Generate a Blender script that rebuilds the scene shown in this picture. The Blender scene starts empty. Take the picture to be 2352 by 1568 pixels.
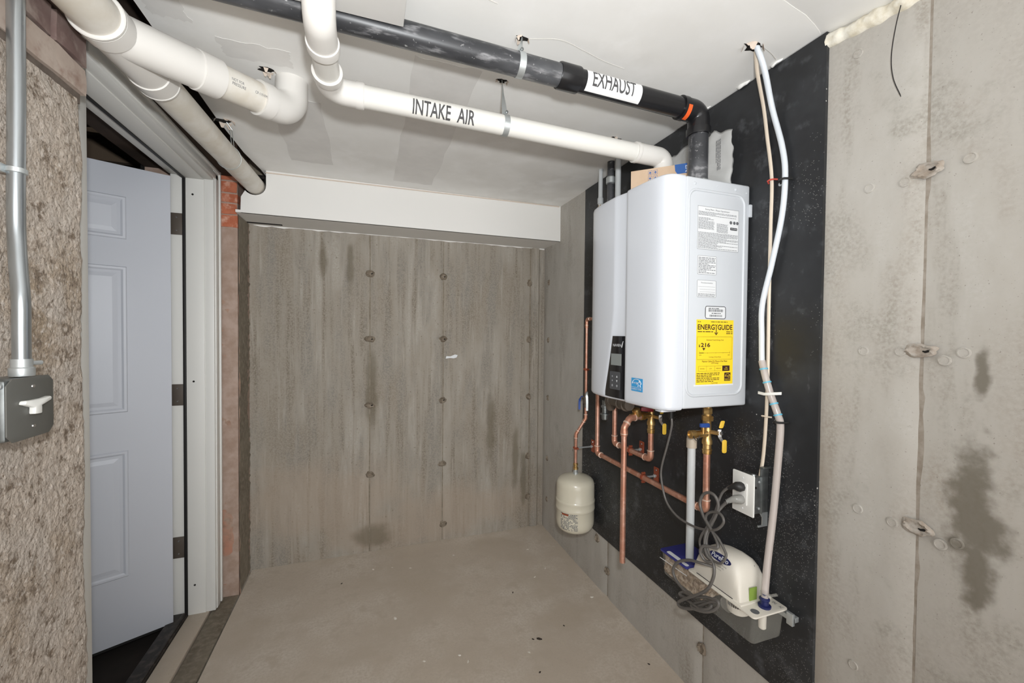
import bpy, bmesh, math, random
from mathutils import Vector, Matrix, noise
random.seed(7)
SC = bpy.context.scene
COL = SC.collection
PI = math.pi
# ------------------------------------------------------------------ camera
cam_d = bpy.data.cameras.new('camera'); cam = bpy.data.objects.new('camera', cam_d); COL.objects.link(cam)
cam_d.sensor_width = 36.0; cam_d.lens = 943.5 / 2352 * 36.0; cam_d.clip_start = 0.02
ey = Vector((-331, 21, -943.5)).normalized()
ex = Vector((2689, -6, -943.5)); ex = (ex - ey * ex.dot(ey)).normalized()
ez = ex.cross(ey)
cam.matrix_world = Matrix.Translation((0, 0, 1.35)) @ Matrix((ex, ey, ez)).to_4x4()
SC.camera = cam
# ------------------------------------------------------------------ light
w = bpy.data.worlds.new('World'); SC.world = w; w.use_nodes = True
w.node_tree.nodes['Background'].inputs[0].default_value = (1.0, 0.99, 0.978, 1)
w.node_tree.nodes['Background'].inputs[1].default_value = 3.2        # added even ambient fill, let in by the rear left open behind the camera
fl = bpy.data.lights.new('camera_flash', 'SPOT'); fl.energy = 48; fl.color = (0.955, 0.985, 1.0); fl.shadow_soft_size = 0.03
fl.spot_size = math.radians(178); fl.spot_blend = 1.0
fl.use_nodes = True
nt = fl.node_tree; em = nt.nodes['Emission']; fo = nt.nodes.new('ShaderNodeLightFalloff'); fo.inputs['Strength'].default_value = 1.0
nt.links.new(fo.outputs['Linear'], em.inputs['Strength'])
flo = bpy.data.objects.new('camera_flash', fl); flo.location = (0.03, -0.05, 1.5); flo.rotation_euler = Vector((0.15, 1.0, 0.40)).to_track_quat('-Z', 'Y').to_euler(); COL.objects.link(flo)
SC.view_settings.view_transform = 'Standard'; SC.view_settings.look = 'None'
SC.view_settings.gamma = 1.0; SC.view_settings.use_curve_mapping = False
SC.view_settings.exposure = 0.0

# ------------------------------------------------------------------ helpers
def lin(c):
    return tuple((x / 12.92 if x <= .04045 else ((x + .055) / 1.055) ** 2.4) for x in [v / 255 for v in c])
MATS = {}
def mat(name, col, rough=.5, metal=0.0, var=None, bump=None, spec=.5, trans=0.0, ior=1.45, streak=None, coat=0, alpha=1.0):
    """var=(scale, colour2, contrast) noise mix; streak=(colour, amount, (sx,sy,sz)); bump=(scale, strength, distance)"""
    m = bpy.data.materials.new(name); m.use_nodes = True; t = m.node_tree; b = t.nodes['Principled BSDF']
    c = lin(col); b.inputs['Base Color'].default_value = (*c, 1)
    b.inputs['Roughness'].default_value = rough; b.inputs['Metallic'].default_value = metal
    b.inputs['Specular IOR Level'].default_value = spec; b.inputs['IOR'].default_value = ior
    b.inputs['Transmission Weight'].default_value = trans; b.inputs['Coat Weight'].default_value = coat
    b.inputs['Alpha'].default_value = alpha
    tc = t.nodes.new('ShaderNodeTexCoord')
    cur = None
    def mixin(fac, base, col2):
        mx = t.nodes.new('ShaderNodeMix'); mx.data_type = 'RGBA'
        t.links.new(fac, mx.inputs['Factor'])
        if base is None: mx.inputs['A'].default_value = (*c, 1)
        else: t.links.new(base, mx.inputs['A'])
        mx.inputs['B'].default_value = (*lin(col2), 1)
        return mx.outputs['Result']
    vs = var if isinstance(var, list) else ([var] if var else [])
    for i, v in enumerate(vs):
        n = t.nodes.new('ShaderNodeTexNoise'); n.inputs['Scale'].default_value = v[0]; n.inputs['Detail'].default_value = 4; n.inputs['Roughness'].default_value = .6
        mp = t.nodes.new('ShaderNodeMapping'); mp.inputs['Location'].default_value = (i * 3.7, i * 1.3, i * 5.1)
        if len(v) > 4: mp.inputs['Scale'].default_value = v[4]
        t.links.new(tc.outputs['Object'], mp.inputs['Vector']); t.links.new(mp.outputs['Vector'], n.inputs['Vector'])
        r = t.nodes.new('ShaderNodeMapRange'); lo = v[3] if len(v) > 3 else .5
        r.inputs['From Min'].default_value = lo - v[2]; r.inputs['From Max'].default_value = lo + v[2]; r.interpolation_type = 'SMOOTHSTEP'
        t.links.new(n.outputs['Fac'], r.inputs['Value'])
        cur = mixin(r.outputs['Result'], cur, v[1])
    m['_'] = 0
    if cur is not None: t.links.new(cur, b.inputs['Base Color'])
    if bump:
        n = t.nodes.new('ShaderNodeTexNoise'); n.inputs['Scale'].default_value = bump[0]; n.inputs['Detail'].default_value = 3
        t.links.new(tc.outputs['Object'], n.inputs['Vector'])
        bp = t.nodes.new('ShaderNodeBump'); bp.inputs['Strength'].default_value = bump[1]; bp.inputs['Distance'].default_value = bump[2]
        t.links.new(n.outputs['Fac'], bp.inputs['Height']); t.links.new(bp.outputs['Normal'], b.inputs['Normal'])
    MATS[name] = m
    return m
def spots(m, items, col, soft=.35, nscale=14, namp=.5, strength=.8):
    """stains of their own shape: ellipses (x,y,z,rx,ry,rz) with ragged edges mixed over the base colour"""
    t = m.node_tree; b = t.nodes['Principled BSDF']
    tc = next(n for n in t.nodes if n.type == 'TEX_COORD')
    n = t.nodes.new('ShaderNodeTexNoise'); n.inputs['Scale'].default_value = nscale; n.inputs['Detail'].default_value = 5
    t.links.new(tc.outputs['Object'], n.inputs['Vector'])
    acc = None
    for (x, y, z, rx, ry, rz) in items:
        s = t.nodes.new('ShaderNodeVectorMath'); s.operation = 'SUBTRACT'; s.inputs[1].default_value = (x, y, z)
        t.links.new(tc.outputs['Object'], s.inputs[0])
        d = t.nodes.new('ShaderNodeVectorMath'); d.operation = 'DIVIDE'; d.inputs[1].default_value = (rx, ry, rz)
        t.links.new(s.outputs[0], d.inputs[0])
        l = t.nodes.new('ShaderNodeVectorMath'); l.operation = 'LENGTH'; t.links.new(d.outputs[0], l.inputs[0])
        a = t.nodes.new('ShaderNodeMath'); a.operation = 'MULTIPLY_ADD'; a.inputs[1].default_value = namp * 2
        t.links.new(n.outputs['Fac'], a.inputs[0]); t.links.new(l.outputs['Value'], a.inputs[2])
        r = t.nodes.new('ShaderNodeMapRange'); r.interpolation_type = 'SMOOTHSTEP'
        r.inputs['From Min'].default_value = 1 + namp - soft; r.inputs['From Max'].default_value = 1 + namp + soft
        r.inputs['To Min'].default_value = 1; r.inputs['To Max'].default_value = 0
        t.links.new(a.outputs[0], r.inputs['Value'])
        if acc is None: acc = r.outputs['Result']
        else:
            q = t.nodes.new('ShaderNodeMath'); q.operation = 'MAXIMUM'; t.links.new(acc, q.inputs[0]); t.links.new(r.outputs['Result'], q.inputs[1]); acc = q.outputs[0]
    k = t.nodes.new('ShaderNodeMath'); k.operation = 'MULTIPLY'; k.inputs[1].default_value = strength; t.links.new(acc, k.inputs[0])
    mx = t.nodes.new('ShaderNodeMix'); mx.data_type = 'RGBA'; t.links.new(k.outputs[0], mx.inputs['Factor'])
    bc = b.inputs['Base Color']
    if bc.is_linked: t.links.new(bc.links[0].from_socket, mx.inputs['A'])
    else: mx.inputs['A'].default_value = bc.default_value
    mx.inputs['B'].default_value = (*lin(col), 1)
    t.links.new(mx.outputs['Result'], bc)
def flecks(m, scale, size, col, cover_scale=1.0, cover=.5, strength=1.0, zr=None):
    """small flecks scattered by a cellular pattern, thinned out by a slow noise"""
    t = m.node_tree; b = t.nodes['Principled BSDF']; tc = next(n for n in t.nodes if n.type == 'TEX_COORD')
    v = t.nodes.new('ShaderNodeTexVoronoi'); v.inputs['Scale'].default_value = scale; t.links.new(tc.outputs['Object'], v.inputs['Vector'])
    lt = t.nodes.new('ShaderNodeMath'); lt.operation = 'LESS_THAN'; lt.inputs[1].default_value = size; t.links.new(v.outputs['Distance'], lt.inputs[0])
    n = t.nodes.new('ShaderNodeTexNoise'); n.inputs['Scale'].default_value = cover_scale; n.inputs['Detail'].default_value = 3; t.links.new(tc.outputs['Object'], n.inputs['Vector'])
    sp = t.nodes.new('ShaderNodeSeparateColor'); t.links.new(v.outputs['Color'], sp.inputs[0])
    ad = t.nodes.new('ShaderNodeMath'); ad.operation = 'MULTIPLY'; t.links.new(n.outputs['Fac'], ad.inputs[0]); t.links.new(sp.outputs[0], ad.inputs[1])
    if zr:
        sx = t.nodes.new('ShaderNodeSeparateXYZ'); t.links.new(tc.outputs['Object'], sx.inputs[0])
        mr = t.nodes.new('ShaderNodeMapRange'); mr.inputs['From Min'].default_value = zr[0]; mr.inputs['From Max'].default_value = zr[1]; mr.inputs['To Min'].default_value = zr[2]; mr.inputs['To Max'].default_value = zr[3]
        t.links.new(sx.outputs['Z'], mr.inputs['Value'])
        a2 = t.nodes.new('ShaderNodeMath'); a2.operation = 'MULTIPLY'; t.links.new(ad.outputs[0], a2.inputs[0]); t.links.new(mr.outputs['Result'], a2.inputs[1]); ad = a2
    g = t.nodes.new('ShaderNodeMath'); g.operation = 'GREATER_THAN'; g.inputs[1].default_value = cover; t.links.new(ad.outputs[0], g.inputs[0])
    k = t.nodes.new('ShaderNodeMath'); k.operation = 'MULTIPLY'; t.links.new(lt.outputs[0], k.inputs[0]); t.links.new(g.outputs[0], k.inputs[1])
    k2 = t.nodes.new('ShaderNodeMath'); k2.operation = 'MULTIPLY'; k2.inputs[1].default_value = strength; t.links.new(k.outputs[0], k2.inputs[0])
    mx = t.nodes.new('ShaderNodeMix'); mx.data_type = 'RGBA'; t.links.new(k2.outputs[0], mx.inputs['Factor'])
    bc = b.inputs['Base Color']
    if bc.is_linked: t.links.new(bc.links[0].from_socket, mx.inputs['A'])
    else: mx.inputs['A'].default_value = bc.default_value
    mx.inputs['B'].default_value = (*lin(col), 1)
    t.links.new(mx.outputs['Result'], bc)

ORG = {}
def tag(o, label=None, cat=None, group=None, kind=None):
    if label: o['label'] = label
    if cat: o['category'] = cat
    if group: o['group'] = group
    if kind: o['kind'] = kind
    return o
def thing(name, loc, label, cat, group=None, kind=None):
    o = bpy.data.objects.new(name, None); COL.objects.link(o); o.location = loc; o.empty_display_size = .05
    ORG[o] = Vector(loc); return tag(o, label, cat, group, kind)
def pieces(name, bm, m, parent, **kw):
    """one object for each loose piece of the bmesh"""
    bm.verts.ensure_lookup_table(); seen = set(); out = []
    bmesh.ops.remove_doubles(bm, verts=bm.verts, dist=1e-6)
    for v0 in bm.verts:
        if v0 in seen: continue
        st = [v0]; seen.add(v0); vs = []
        while st:
            v = st.pop(); vs.append(v)
            for e in v.link_edges:
                w_ = e.other_vert(v)
                if w_ not in seen: seen.add(w_); st.append(w_)
        nb = bmesh.new(); mp = {v: nb.verts.new(v.co) for v in vs}
        for f in {f for v in vs for f in v.link_faces}: nb.faces.new([mp[v] for v in f.verts])
        out.append(obj(name, nb, m, parent, **kw))
    bm.free(); return out
def obj(name, bm, m, parent=None, smooth=True, angle=35, origin=None, bevel=0, seg=2):
    """bmesh in world coordinates -> ONE mesh object (origin at its parent's origin, or given)"""
    me = bpy.data.meshes.new(name)
    if parent is not None: L = ORG[parent]
    else: L = Vector(origin) if origin is not None else Vector((0, 0, 0))
    bmesh.ops.remove_doubles(bm, verts=bm.verts, dist=1e-6)
    bmesh.ops.recalc_face_normals(bm, faces=bm.faces)
    if bevel:
        es = [e for e in bm.edges if len(e.link_faces) == 2 and e.calc_face_angle(0) > .6]
        bmesh.ops.bevel(bm, geom=es, offset=bevel, segments=seg, affect='EDGES', profile=.5, clamp_overlap=True)
    bm.transform(Matrix.Translation(-L))
    bm.to_mesh(me); bm.free()
    if smooth:
        me.polygons.foreach_set('use_smooth', [True] * len(me.polygons))
        me.set_sharp_from_angle(angle=math.radians(angle))
    me.materials.append(MATS[m] if isinstance(m, str) else m)
    o = bpy.data.objects.new(name, me); COL.objects.link(o)
    if parent is not None: o.parent = parent
    else: o.location = L
    ORG[o] = L
    return o
def B(): return bmesh.new()
def box(bm, x0, x1, y0, y1, z0, z1, M=None):
    c = [Vector((x, y, z)) for x in (x0, x1) for y in (y0, y1) for z in (z0, z1)]
    if M is not None: c = [M @ v for v in c]
    v = [bm.verts.new(p) for p in c]
    for f in ((0, 1, 3, 2), (4, 6, 7, 5), (0, 4, 5, 1), (2, 3, 7, 6), (0, 2, 6, 4), (1, 5, 7, 3)): bm.faces.new([v[i] for i in f])
    return bm
def fillet(pts, rad, n=8):
    """round the corners of a polyline"""
    P = [Vector(p) for p in pts]; out = [P[0]]
    for i in range(1, len(P) - 1):
        a, b, c = P[i - 1], P[i], P[i + 1]; u = (a - b); v = (c - b); lu, lv = u.length, v.length; u /= lu; v /= lv
        ang = u.angle(v)
        if abs(ang - PI) < .02: out.append(b); continue
        t = min(rad / math.tan(ang / 2), lu * .49, lv * .49); r = t * math.tan(ang / 2)
        ctr = b + (u + v).normalized() * (r / math.sin(ang / 2))
        s = b + u * t - ctr; e = b + v * t - ctr; tot = s.angle(e); ax = s.cross(e).normalized()
        for k in range(n + 1): out.append(ctr + Matrix.Rotation(tot * k / n, 3, ax) @ s)
    out.append(P[-1]); return out
def smooth_path(pts, n=8):
    P = [Vector(p) for p in pts]; P = [2 * P[0] - P[1]] + P + [2 * P[-1] - P[-2]]; out = []
    for i in range(1, len(P) - 2):
        p0, p1, p2, p3 = P[i - 1:i + 3]
        for k in range(n):
            t = k / n
            out.append(.5 * ((2 * p1) + (p2 - p0) * t + (2 * p0 - 5 * p1 + 4 * p2 - p3) * t * t + (3 * p1 - p0 - 3 * p2 + p3) * t ** 3))
    out.append(P[-2]); return out
def tube(bm, pts, r, seg=20, cap=True, flat=1.0, up=None):
    """sweep a circle (or ellipse) of radius r (number or list) along a polyline"""
    P = [Vector(p) for p in pts]; n = len(P); rr = r if isinstance(r, (list, tuple)) else [r] * n
    T = []
    for i in range(n):
        t = (P[min(i + 1, n - 1)] - P[max(i - 1, 0)])
        if t.length < 1e-9: t = Vector((0, 0, 1))
        T.append(t.normalized())
    a = Vector(up) if up is not None else (Vector((0, 0, 1)) if abs(T[0].z) < .9 else Vector((0, 1, 0)))
    nrm = (a - T[0] * a.dot(T[0])).normalized(); rings = []
    for i in range(n):
        if i:
            q = T[i - 1].rotation_difference(T[i]); nrm = q @ nrm; nrm = (nrm - T[i] * nrm.dot(T[i])).normalized()
        bn = T[i].cross(nrm); ring = []
        for k in range(seg):
            an = 2 * PI * k / seg; ring.append(bm.verts.new(P[i] + (nrm * math.cos(an) * flat + bn * math.sin(an)) * rr[i]))
        rings.append(ring)
    for i in range(n - 1):
        for k in range(seg): bm.faces.new((rings[i][k], rings[i][(k + 1) % seg], rings[i + 1][(k + 1) % seg], rings[i + 1][k]))
    if cap: bm.faces.new(rings[0][::-1]); bm.faces.new(rings[-1])
    return bm
def ribbon(bm, pts, wdir, width, thick):
    """flat strap: rectangle section swept along pts; wdir = direction of its width"""
    P = [Vector(p) for p in pts]; n = len(P); W = Vector(wdir).normalized() * width / 2; rs = []
    for i in range(n):
        t = (P[min(i + 1, n - 1)] - P[max(i - 1, 0)]).normalized(); N = t.cross(W).normalized() * thick / 2
        rs.append([bm.verts.new(P[i] + s) for s in (W + N, W - N, -W - N, -W + N)])
    for i in range(n - 1):
        for k in range(4): bm.faces.new((rs[i][k], rs[i][(k + 1) % 4], rs[i + 1][(k + 1) % 4], rs[i + 1][k]))
    bm.faces.new(rs[0][::-1]); bm.faces.new(rs[-1]); return bm
def lathe(bm, prof, axis_o, axis_d=(0, 0, 1), seg=32):
    """profile [(r, h)] turned round an axis"""
    o = Vector(axis_o); d = Vector(axis_d).normalized(); a = Vector((1, 0, 0)) if abs(d.x) < .8 else Vector((0, 1, 0))
    u = (a - d * a.dot(d)).normalized(); v = d.cross(u); rings = []
    for r, h in prof:
        if r < 1e-6: rings.append([bm.verts.new(o + d * h)])
        else: rings.append([bm.verts.new(o + d * h + (u * math.cos(2 * PI * k / seg) + v * math.sin(2 * PI * k / seg)) * r) for k in range(seg)])
    for A, C in zip(rings[:-1], rings[1:]):
        for k in range(seg):
            j = (k + 1) % seg
            if len(A) == 1 and len(C) == 1: continue
            if len(A) == 1: bm.faces.new((A[0], C[j], C[k]))
            elif len(C) == 1: bm.faces.new((A[k], A[j], C[0]))
            else: bm.faces.new((A[k], A[j], C[j], C[k]))
    if len(rings[0]) > 1: bm.faces.new(rings[0][::-1])
    if len(rings[-1]) > 1: bm.faces.new(rings[-1])
    return bm
def prism(bm, poly, o, u, v, depth):
    """polygon [(a,b)] in the plane o+a*u+b*v pushed by depth along u x v"""
    o, u, v = Vector(o), Vector(u), Vector(v); n = u.cross(v).normalized() * depth
    A = [bm.verts.new(o + u * a + v * b) for a, b in poly]; C = [bm.verts.new(o + u * a + v * b + n) for a, b in poly]
    k = len(poly)
    bm.faces.new(A[::-1]); bm.faces.new(C)
    for i in range(k): bm.faces.new((A[i], A[(i + 1) % k], C[(i + 1) % k], C[i]))
    return bm
def rrect(x0, x1, y0, y1, r, n=5):
    out = []
    for cx, cy, a0 in ((x1 - r, y1 - r, 0), (x0 + r, y1 - r, PI / 2), (x0 + r, y0 + r, PI), (x1 - r, y0 + r, 1.5 * PI)):
        for k in range(n + 1): a = a0 + PI / 2 * k / n; out.append((cx + r * math.cos(a), cy + r * math.sin(a)))
    return out
_TX = {}
def text2d(s, bold=0.0):
    """outline of a line of lettering as triangles in 2D, unit cap height"""
    if (s, bold) in _TX: return _TX[(s, bold)]
    cu = bpy.data.curves.new('t', 'FONT'); cu.body = s; cu.size = 1; cu.resolution_u = 3; cu.offset = bold
    ob = bpy.data.objects.new('t', cu); me = bpy.data.meshes.new_from_object(ob)
    vs = [v.co.copy() for v in me.vertices]; fs = [tuple(p.vertices) for p in me.polygons]
    bpy.data.objects.remove(ob); bpy.data.curves.remove(cu); bpy.data.meshes.remove(me)
    x0 = min(v.x for v in vs); x1 = max(v.x for v in vs); y0 = min(v.y for v in vs); y1 = max(v.y for v in vs)
    _TX[(s, bold)] = (vs, fs, x0, x1, y0, y1); return _TX[(s, bold)]
def lettering(bm, s, o, u, v, h, width=None, align='L', bold=0.0, lift=.0004):
    vs, fs, x0, x1, y0, y1 = text2d(s, bold); o, u, v = Vector(o), Vector(u), Vector(v); n = u.cross(v).normalized() * lift
    k = h / (y1 - y0); kx = width / (x1 - x0) if width else k; W = (x1 - x0) * kx
    sh = {'L': 0, 'C': -W / 2, 'R': -W}[align]
    bv = [bm.verts.new(o + u * ((p.x - x0) * kx + sh) + v * ((p.y - y0) * k) + n) for p in vs]
    for f in fs:
        try: bm.faces.new([bv[i] for i in f])
        except ValueError: pass
    return bm
def wrapped(bm, s, c, ax, f0, r, h, width, bold=0.0, cut=.003):
    """lettering bent round a pipe: ax = pipe direction, f0 = direction from the axis to the text's mid height"""
    vs, fs, x0, x1, y0, y1 = text2d(s, bold); t = bmesh.new()
    k = h / (y1 - y0); kx = width / (x1 - x0)
    bv = [t.verts.new(((p.x - x0) * kx - width / 2, (p.y - y0) * k - h / 2, 0)) for p in vs]
    for f in fs:
        try: t.faces.new([bv[i] for i in f])
        except ValueError: pass
    y = -h / 2 + cut
    while y < h / 2:
        bmesh.ops.bisect_plane(t, geom=t.verts[:] + t.edges[:] + t.faces[:], plane_co=(0, y, 0), plane_no=(0, 1, 0)); y += cut
    c = Vector(c); ax = Vector(ax).normalized(); f0 = Vector(f0); f0 = (f0 - ax * f0.dot(ax)).normalized(); g = f0.cross(ax)
    if g.z < 0: g = -g
    mp = {}
    for q in t.verts:
        a = q.co.y / r; mp[q] = bm.verts.new(c + ax * q.co.x + (f0 * math.cos(a) + g * math.sin(a)) * r)
    for f in t.faces: bm.faces.new([mp[q] for q in f.verts])
    t.free(); return bm
def fine_print(bm, o, u, v, wd, ht, rows, h=.4, seed=1, fill=1.0, lift=.0004):
    """rows of unreadably small print: short word-length dashes"""
    rg = random.Random(seed); o, u, v = Vector(o), Vector(u), Vector(v); n = u.cross(v).normalized() * lift; st = ht / rows
    for i in range(rows):
        y = ht - (i + .7) * st; x = 0; end = wd * (fill if rg.random() < .75 else fill * rg.uniform(.4, .8))
        while x < end - st * .5:
            l = min(rg.uniform(.9, 3.2) * st, end - x)
            q = [bm.verts.new(o + u * a + v * b + n) for a, b in ((x, y), (x + l, y), (x + l, y + st * h), (x, y + st * h))]
            bm.faces.new(q); x += l + st * .45
    return bm
def quad(bm, o, u, v, x0, x1, y0, y1, lift=.0003):
    o, u, v = Vector(o), Vector(u), Vector(v); n = u.cross(v).normalized() * lift
    bm.faces.new([bm.verts.new(o + u * a + v * b + n) for a, b in ((x0, y0), (x1, y0), (x1, y1), (x0, y1))]); return bm
def frame_lines(bm, o, u, v, x0, x1, y0, y1, t, lift=.0003):
    for a, b, c, d in ((x0, x1, y0, y0 + t), (x0, x1, y1 - t, y1), (x0, x0 + t, y0 + t, y1 - t), (x1 - t, x1, y0 + t, y1 - t)): quad(bm, o, u, v, a, b, c, d, lift)
    return bm
def rough_grid(bm, o, u, v, lu, lv, nu, nv, fn):
    """grid in the plane o+u+v; fn(p, s, t) returns the displaced point"""
    o, u, v = Vector(o), Vector(u), Vector(v)
    g = [[bm.verts.new(fn(o + u * lu * i / nu + v * lv * j / nv, i / nu, j / nv)) for j in range(nv + 1)] for i in range(nu + 1)]
    for i in range(nu):
        for j in range(nv): bm.faces.new((g[i][j], g[i + 1][j], g[i + 1][j + 1], g[i][j + 1]))
    return g
X, Y, Z = Vector((1, 0, 0)), Vector((0, 1, 0)), Vector((0, 0, 1))
# ------------------------------------------------------------------ materials
mat('ceiling_drywall', (236, 235, 232), .75, var=[(1.1, (224, 222, 218), .12, .55), (7, (240, 239, 237), .2, .6)], bump=(9, .10, .004))
mat('soffit_drywall', (222, 220, 216), .6, bump=(40, .03, .001))
mat('mud_grey', (219, 217, 214), .8, var=(9, (228, 226, 223), .25))
mat('torn_paper', (205, 190, 176), .9)
mat('dark_gap', (22, 18, 15), .95)  # near-black painting the shade inside holes and slots; also the dark door-frame screws
mat('concrete_right', (168, 163, 156), .8, var=[(2.2, (158, 150, 139), .14, .52), (7, (182, 179, 173), .14, .54, (1, 1, .45)), (13, (146, 140, 130), .10, .62, (1, 1, .16)), (5, (150, 146, 137), .06, .62), (120, (176, 172, 165), .25), (200, (140, 134, 126), .04, .68)], bump=(60, .12, .002))
spots(MATS['concrete_right'], [(1.16, .476, 1.00, .3, .030, .135), (1.16, .458, .955, .3, .034, .05), (1.16, .464, .88, .3, .024, .07), (1.16, .462, 1.28, .3, .010, .045), (1.16, .50, .57, .3, .012, .016), (1.16, .48, .55, .3, .010, .014)], (106, 100, 88), .5, 30, 1.1, .85)
spots(MATS['concrete_right'], [(1.16, .80, .75, .3, .055, .75), (1.16, .83, .62, .3, .025, .5)], (134, 120, 101), .6, 9, .7, .5)
mat('concrete_back', (146, 139, 128), .85, var=[(1.5, (128, 118, 104), .12, .5), (4, (166, 161, 152), .12, .54, (1, 1, .3)), (24, (106, 96, 82), .12, .58, (1, 1, .05)), (11, (122, 118, 111), .10, .56, (1, 1, .18)), (45, (168, 162, 152), .10, .64, (1, 1, .06)), (140, (150, 142, 131), .25), (70, (112, 102, 90), .06, .68)], bump=(70, .12, .002))
spots(MATS['concrete_back'], [(-.25, 2.64, .35, .45, .3, .22), (.55, 2.64, .2, .5, .3, .12), (.25, 2.64, .1, .5, .3, .1)], (160, 143, 126), .6, 7, .9, .45)
spots(MATS['concrete_back'], [(.78, 2.64, .72, .03, .3, .18), (.96, 2.64, .5, .022, .3, .2), (1.02, 2.64, .35, .02, .3, .18), (-.25, 2.64, 1.78, .02, .3, .1), (-.1, 2.64, 1.75, .02, .3, .12), (0.02, 2.64, 1.0, .03, .3, .25), (0.03, 2.64, .1, .1, .3, .06)], (96, 87, 70), .5, 11, .8, .6)
mat('concrete_floor', (190, 178, 164), .85, var=[(1.3, (178, 165, 149), .12), (4, (198, 188, 176), .14, .55), (17, (180, 168, 153), .10, .60), (90, (182, 170, 155), .2, .55), (220, (160, 147, 131), .05, .68)], bump=(45, .10, .0015))
mat('concrete_left', (178, 166, 154), .95, var=[(2.6, (150, 134, 115), .14, .54), (9, (178, 168, 158), .12, .54), (38, (118, 104, 90), .08, .60), (80, (190, 180, 170), .10, .60), (150, (112, 98, 84), .08, .64)], bump=(130, .8, .005))
mat('concrete_plain', (128, 119, 104), .9, var=[(6, (108, 98, 84), .2), (40, (140, 131, 117), .2, .55)], bump=(60, .2, .002))
mat('pier_plaster', (163, 128, 110), .9, var=[(4, (172, 106, 82), .14, .55, (1, 1, .5)), (14, (150, 136, 122), .16, .56), (40, (140, 112, 96), .15, .6)], bump=(50, .3, .003))
mat('brick_orange', (180, 108, 80), .9, var=[(12, (158, 88, 62), .2), (30, (198, 156, 136), .12, .60)], bump=(70, .3, .002))
mat('brick_purple', (140, 121, 114), .9, var=[(9, (118, 96, 91), .2), (16, (168, 154, 145), .16, .58)], bump=(50, .35, .003))
mat('brick_pale', (168, 150, 138), .9, var=[(8, (182, 168, 157), .2), (20, (140, 116, 104), .14, .62)], bump=(50, .3, .003))
mat('mortar', (110, 99, 90), .95, var=(20, (84, 74, 66), .2), bump=(60, .4, .004))
mat('brown_wood', (62, 47, 37), .9, var=(10, (48, 36, 28), .2))  # wood kept dark to paint the darkness above the door and ceiling edge
mat('foam', (232, 228, 216), .9, var=(30, (208, 199, 178), .2), bump=(70, .4, .004))
mat('unlit_black', (14, 12, 11), .95)  # darkness of the room beyond the door, put into the colour
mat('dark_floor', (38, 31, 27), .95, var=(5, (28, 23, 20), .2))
mat('dark_joist', (92, 78, 64), .95)
mat('door_white', (190, 193, 201), .45, bump=(160, .03, .0005))
mat('frame_white', (212, 211, 207), .45)
mat('weatherstrip', (24, 23, 23), .6)
mat('hinge_bronze', (84, 76, 69), .5, .2)
mat('threshold_metal', (56, 52, 50), .5, .6, var=(30, (92, 84, 78), .15, .6))
mat('rubber_panel', (36, 37, 39), .42, var=[(5, (50, 52, 55), .16, .58), (14, (72, 74, 77), .10, .66), (45, (66, 67, 70), .06, .70, (1, 1, .4))], bump=(35, .12, .002))
flecks(MATS['rubber_panel'], 80, .20, (186, 186, 183), 2.6, .49, .9, (0, 1.85, 1.10, 1.0))
flecks(MATS['rubber_panel'], 230, .25, (132, 132, 130), 3.0, .50, .7, (0, 1.85, 1.22, .85))
spots(MATS['rubber_panel'], [(1.14, .92, 2.02, .3, .1, .08), (1.14, .85, 1.9, .3, .03, .05), (1.14, 1.5, 2.1, .3, .2, .04), (1.14, .87, 1.6, .3, .05, .05)], (104, 105, 108), .9, 34, 1.3, .6)
mat('heater_white', (206, 210, 217), .22, coat=.3)
mat('heater_side', (194, 198, 203), .32)
mat('heater_under', (120, 120, 120), .5)
mat('groove_grey', (150, 152, 156), .4)
mat('panel_black', (26, 25, 27), .18, coat=.5)
mat('lcd', (128, 132, 130), .25)
mat('key_grey', (74, 75, 78), .35)
mat('print_white', (218, 220, 222), .6)
mat('label_white', (214, 216, 218), .5)
mat('print_grey', (96, 98, 102), .7)
mat('print_dark', (40, 40, 44), .7)
mat('energy_yellow', (238, 204, 44), .5)
mat('print_brown', (50, 22, 20), .7)
mat('energy_blue', (58, 150, 205), .45)
mat('pvc_white', (224, 222, 216), .35)
mat('pvc_old', (214, 208, 196), .4, var=[(5, (206, 194, 176), .16, .6), (14, (226, 222, 214), .2)])
mat('pvc_fitting', (222, 219, 214), .35)
mat('pvc_grey', (190, 193, 194), .4)
mat('abs_black', (52, 53, 56), .36, var=[(9, (84, 85, 88), .14, .56, (.35, 1, 1)), (46, (132, 132, 134), .10, .62, (.25, 1, 1)), (90, (170, 170, 170), .05, .70)])
mat('abs_clean', (27, 27, 29), .25)
mat('print_pipe', (74, 73, 74), .7)
mat('sticker', (232, 232, 232), .5)
mat('orange_tape', (226, 94, 40), .5)
mat('galv', (196, 201, 202), .4, .7)
mat('galv_dark', (120, 124, 124), .4, .85, var=(18, (150, 154, 154), .2))
mat('emt', (176, 182, 186), .28, .9)
mat('box_cover', (104, 104, 100), .5, .3)
mat('toggle_white', (226, 226, 222), .4)
mat('copper', (206, 160, 140), .38, .70, var=[(8, (196, 136, 112), .2), (40, (222, 178, 160), .15, .6)])
mat('copper_fit', (216, 164, 140), .4, .65, var=(30, (196, 136, 112), .2))
mat('solder', (232, 208, 190), .4, .5)
mat('copper_paint', (164, 86, 62), .45, .5)
mat('brass', (214, 184, 128), .34, .85, var=(20, (168, 128, 70), .2))
mat('handle_yellow', (222, 182, 62), .4)
mat('handle_blue', (44, 76, 146), .4)
mat('handle_red', (128, 26, 34), .4)
mat('chrome', (200, 200, 200), .2, .95)
mat('tank_cream', (202, 196, 178), .25, coat=.3)
mat('dark_fitting', (104, 95, 86), .4, .3)
mat('clear_plastic', (206, 204, 196), .25, alpha=.14)
mat('pvc_tan', (176, 164, 148), .5)
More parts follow.
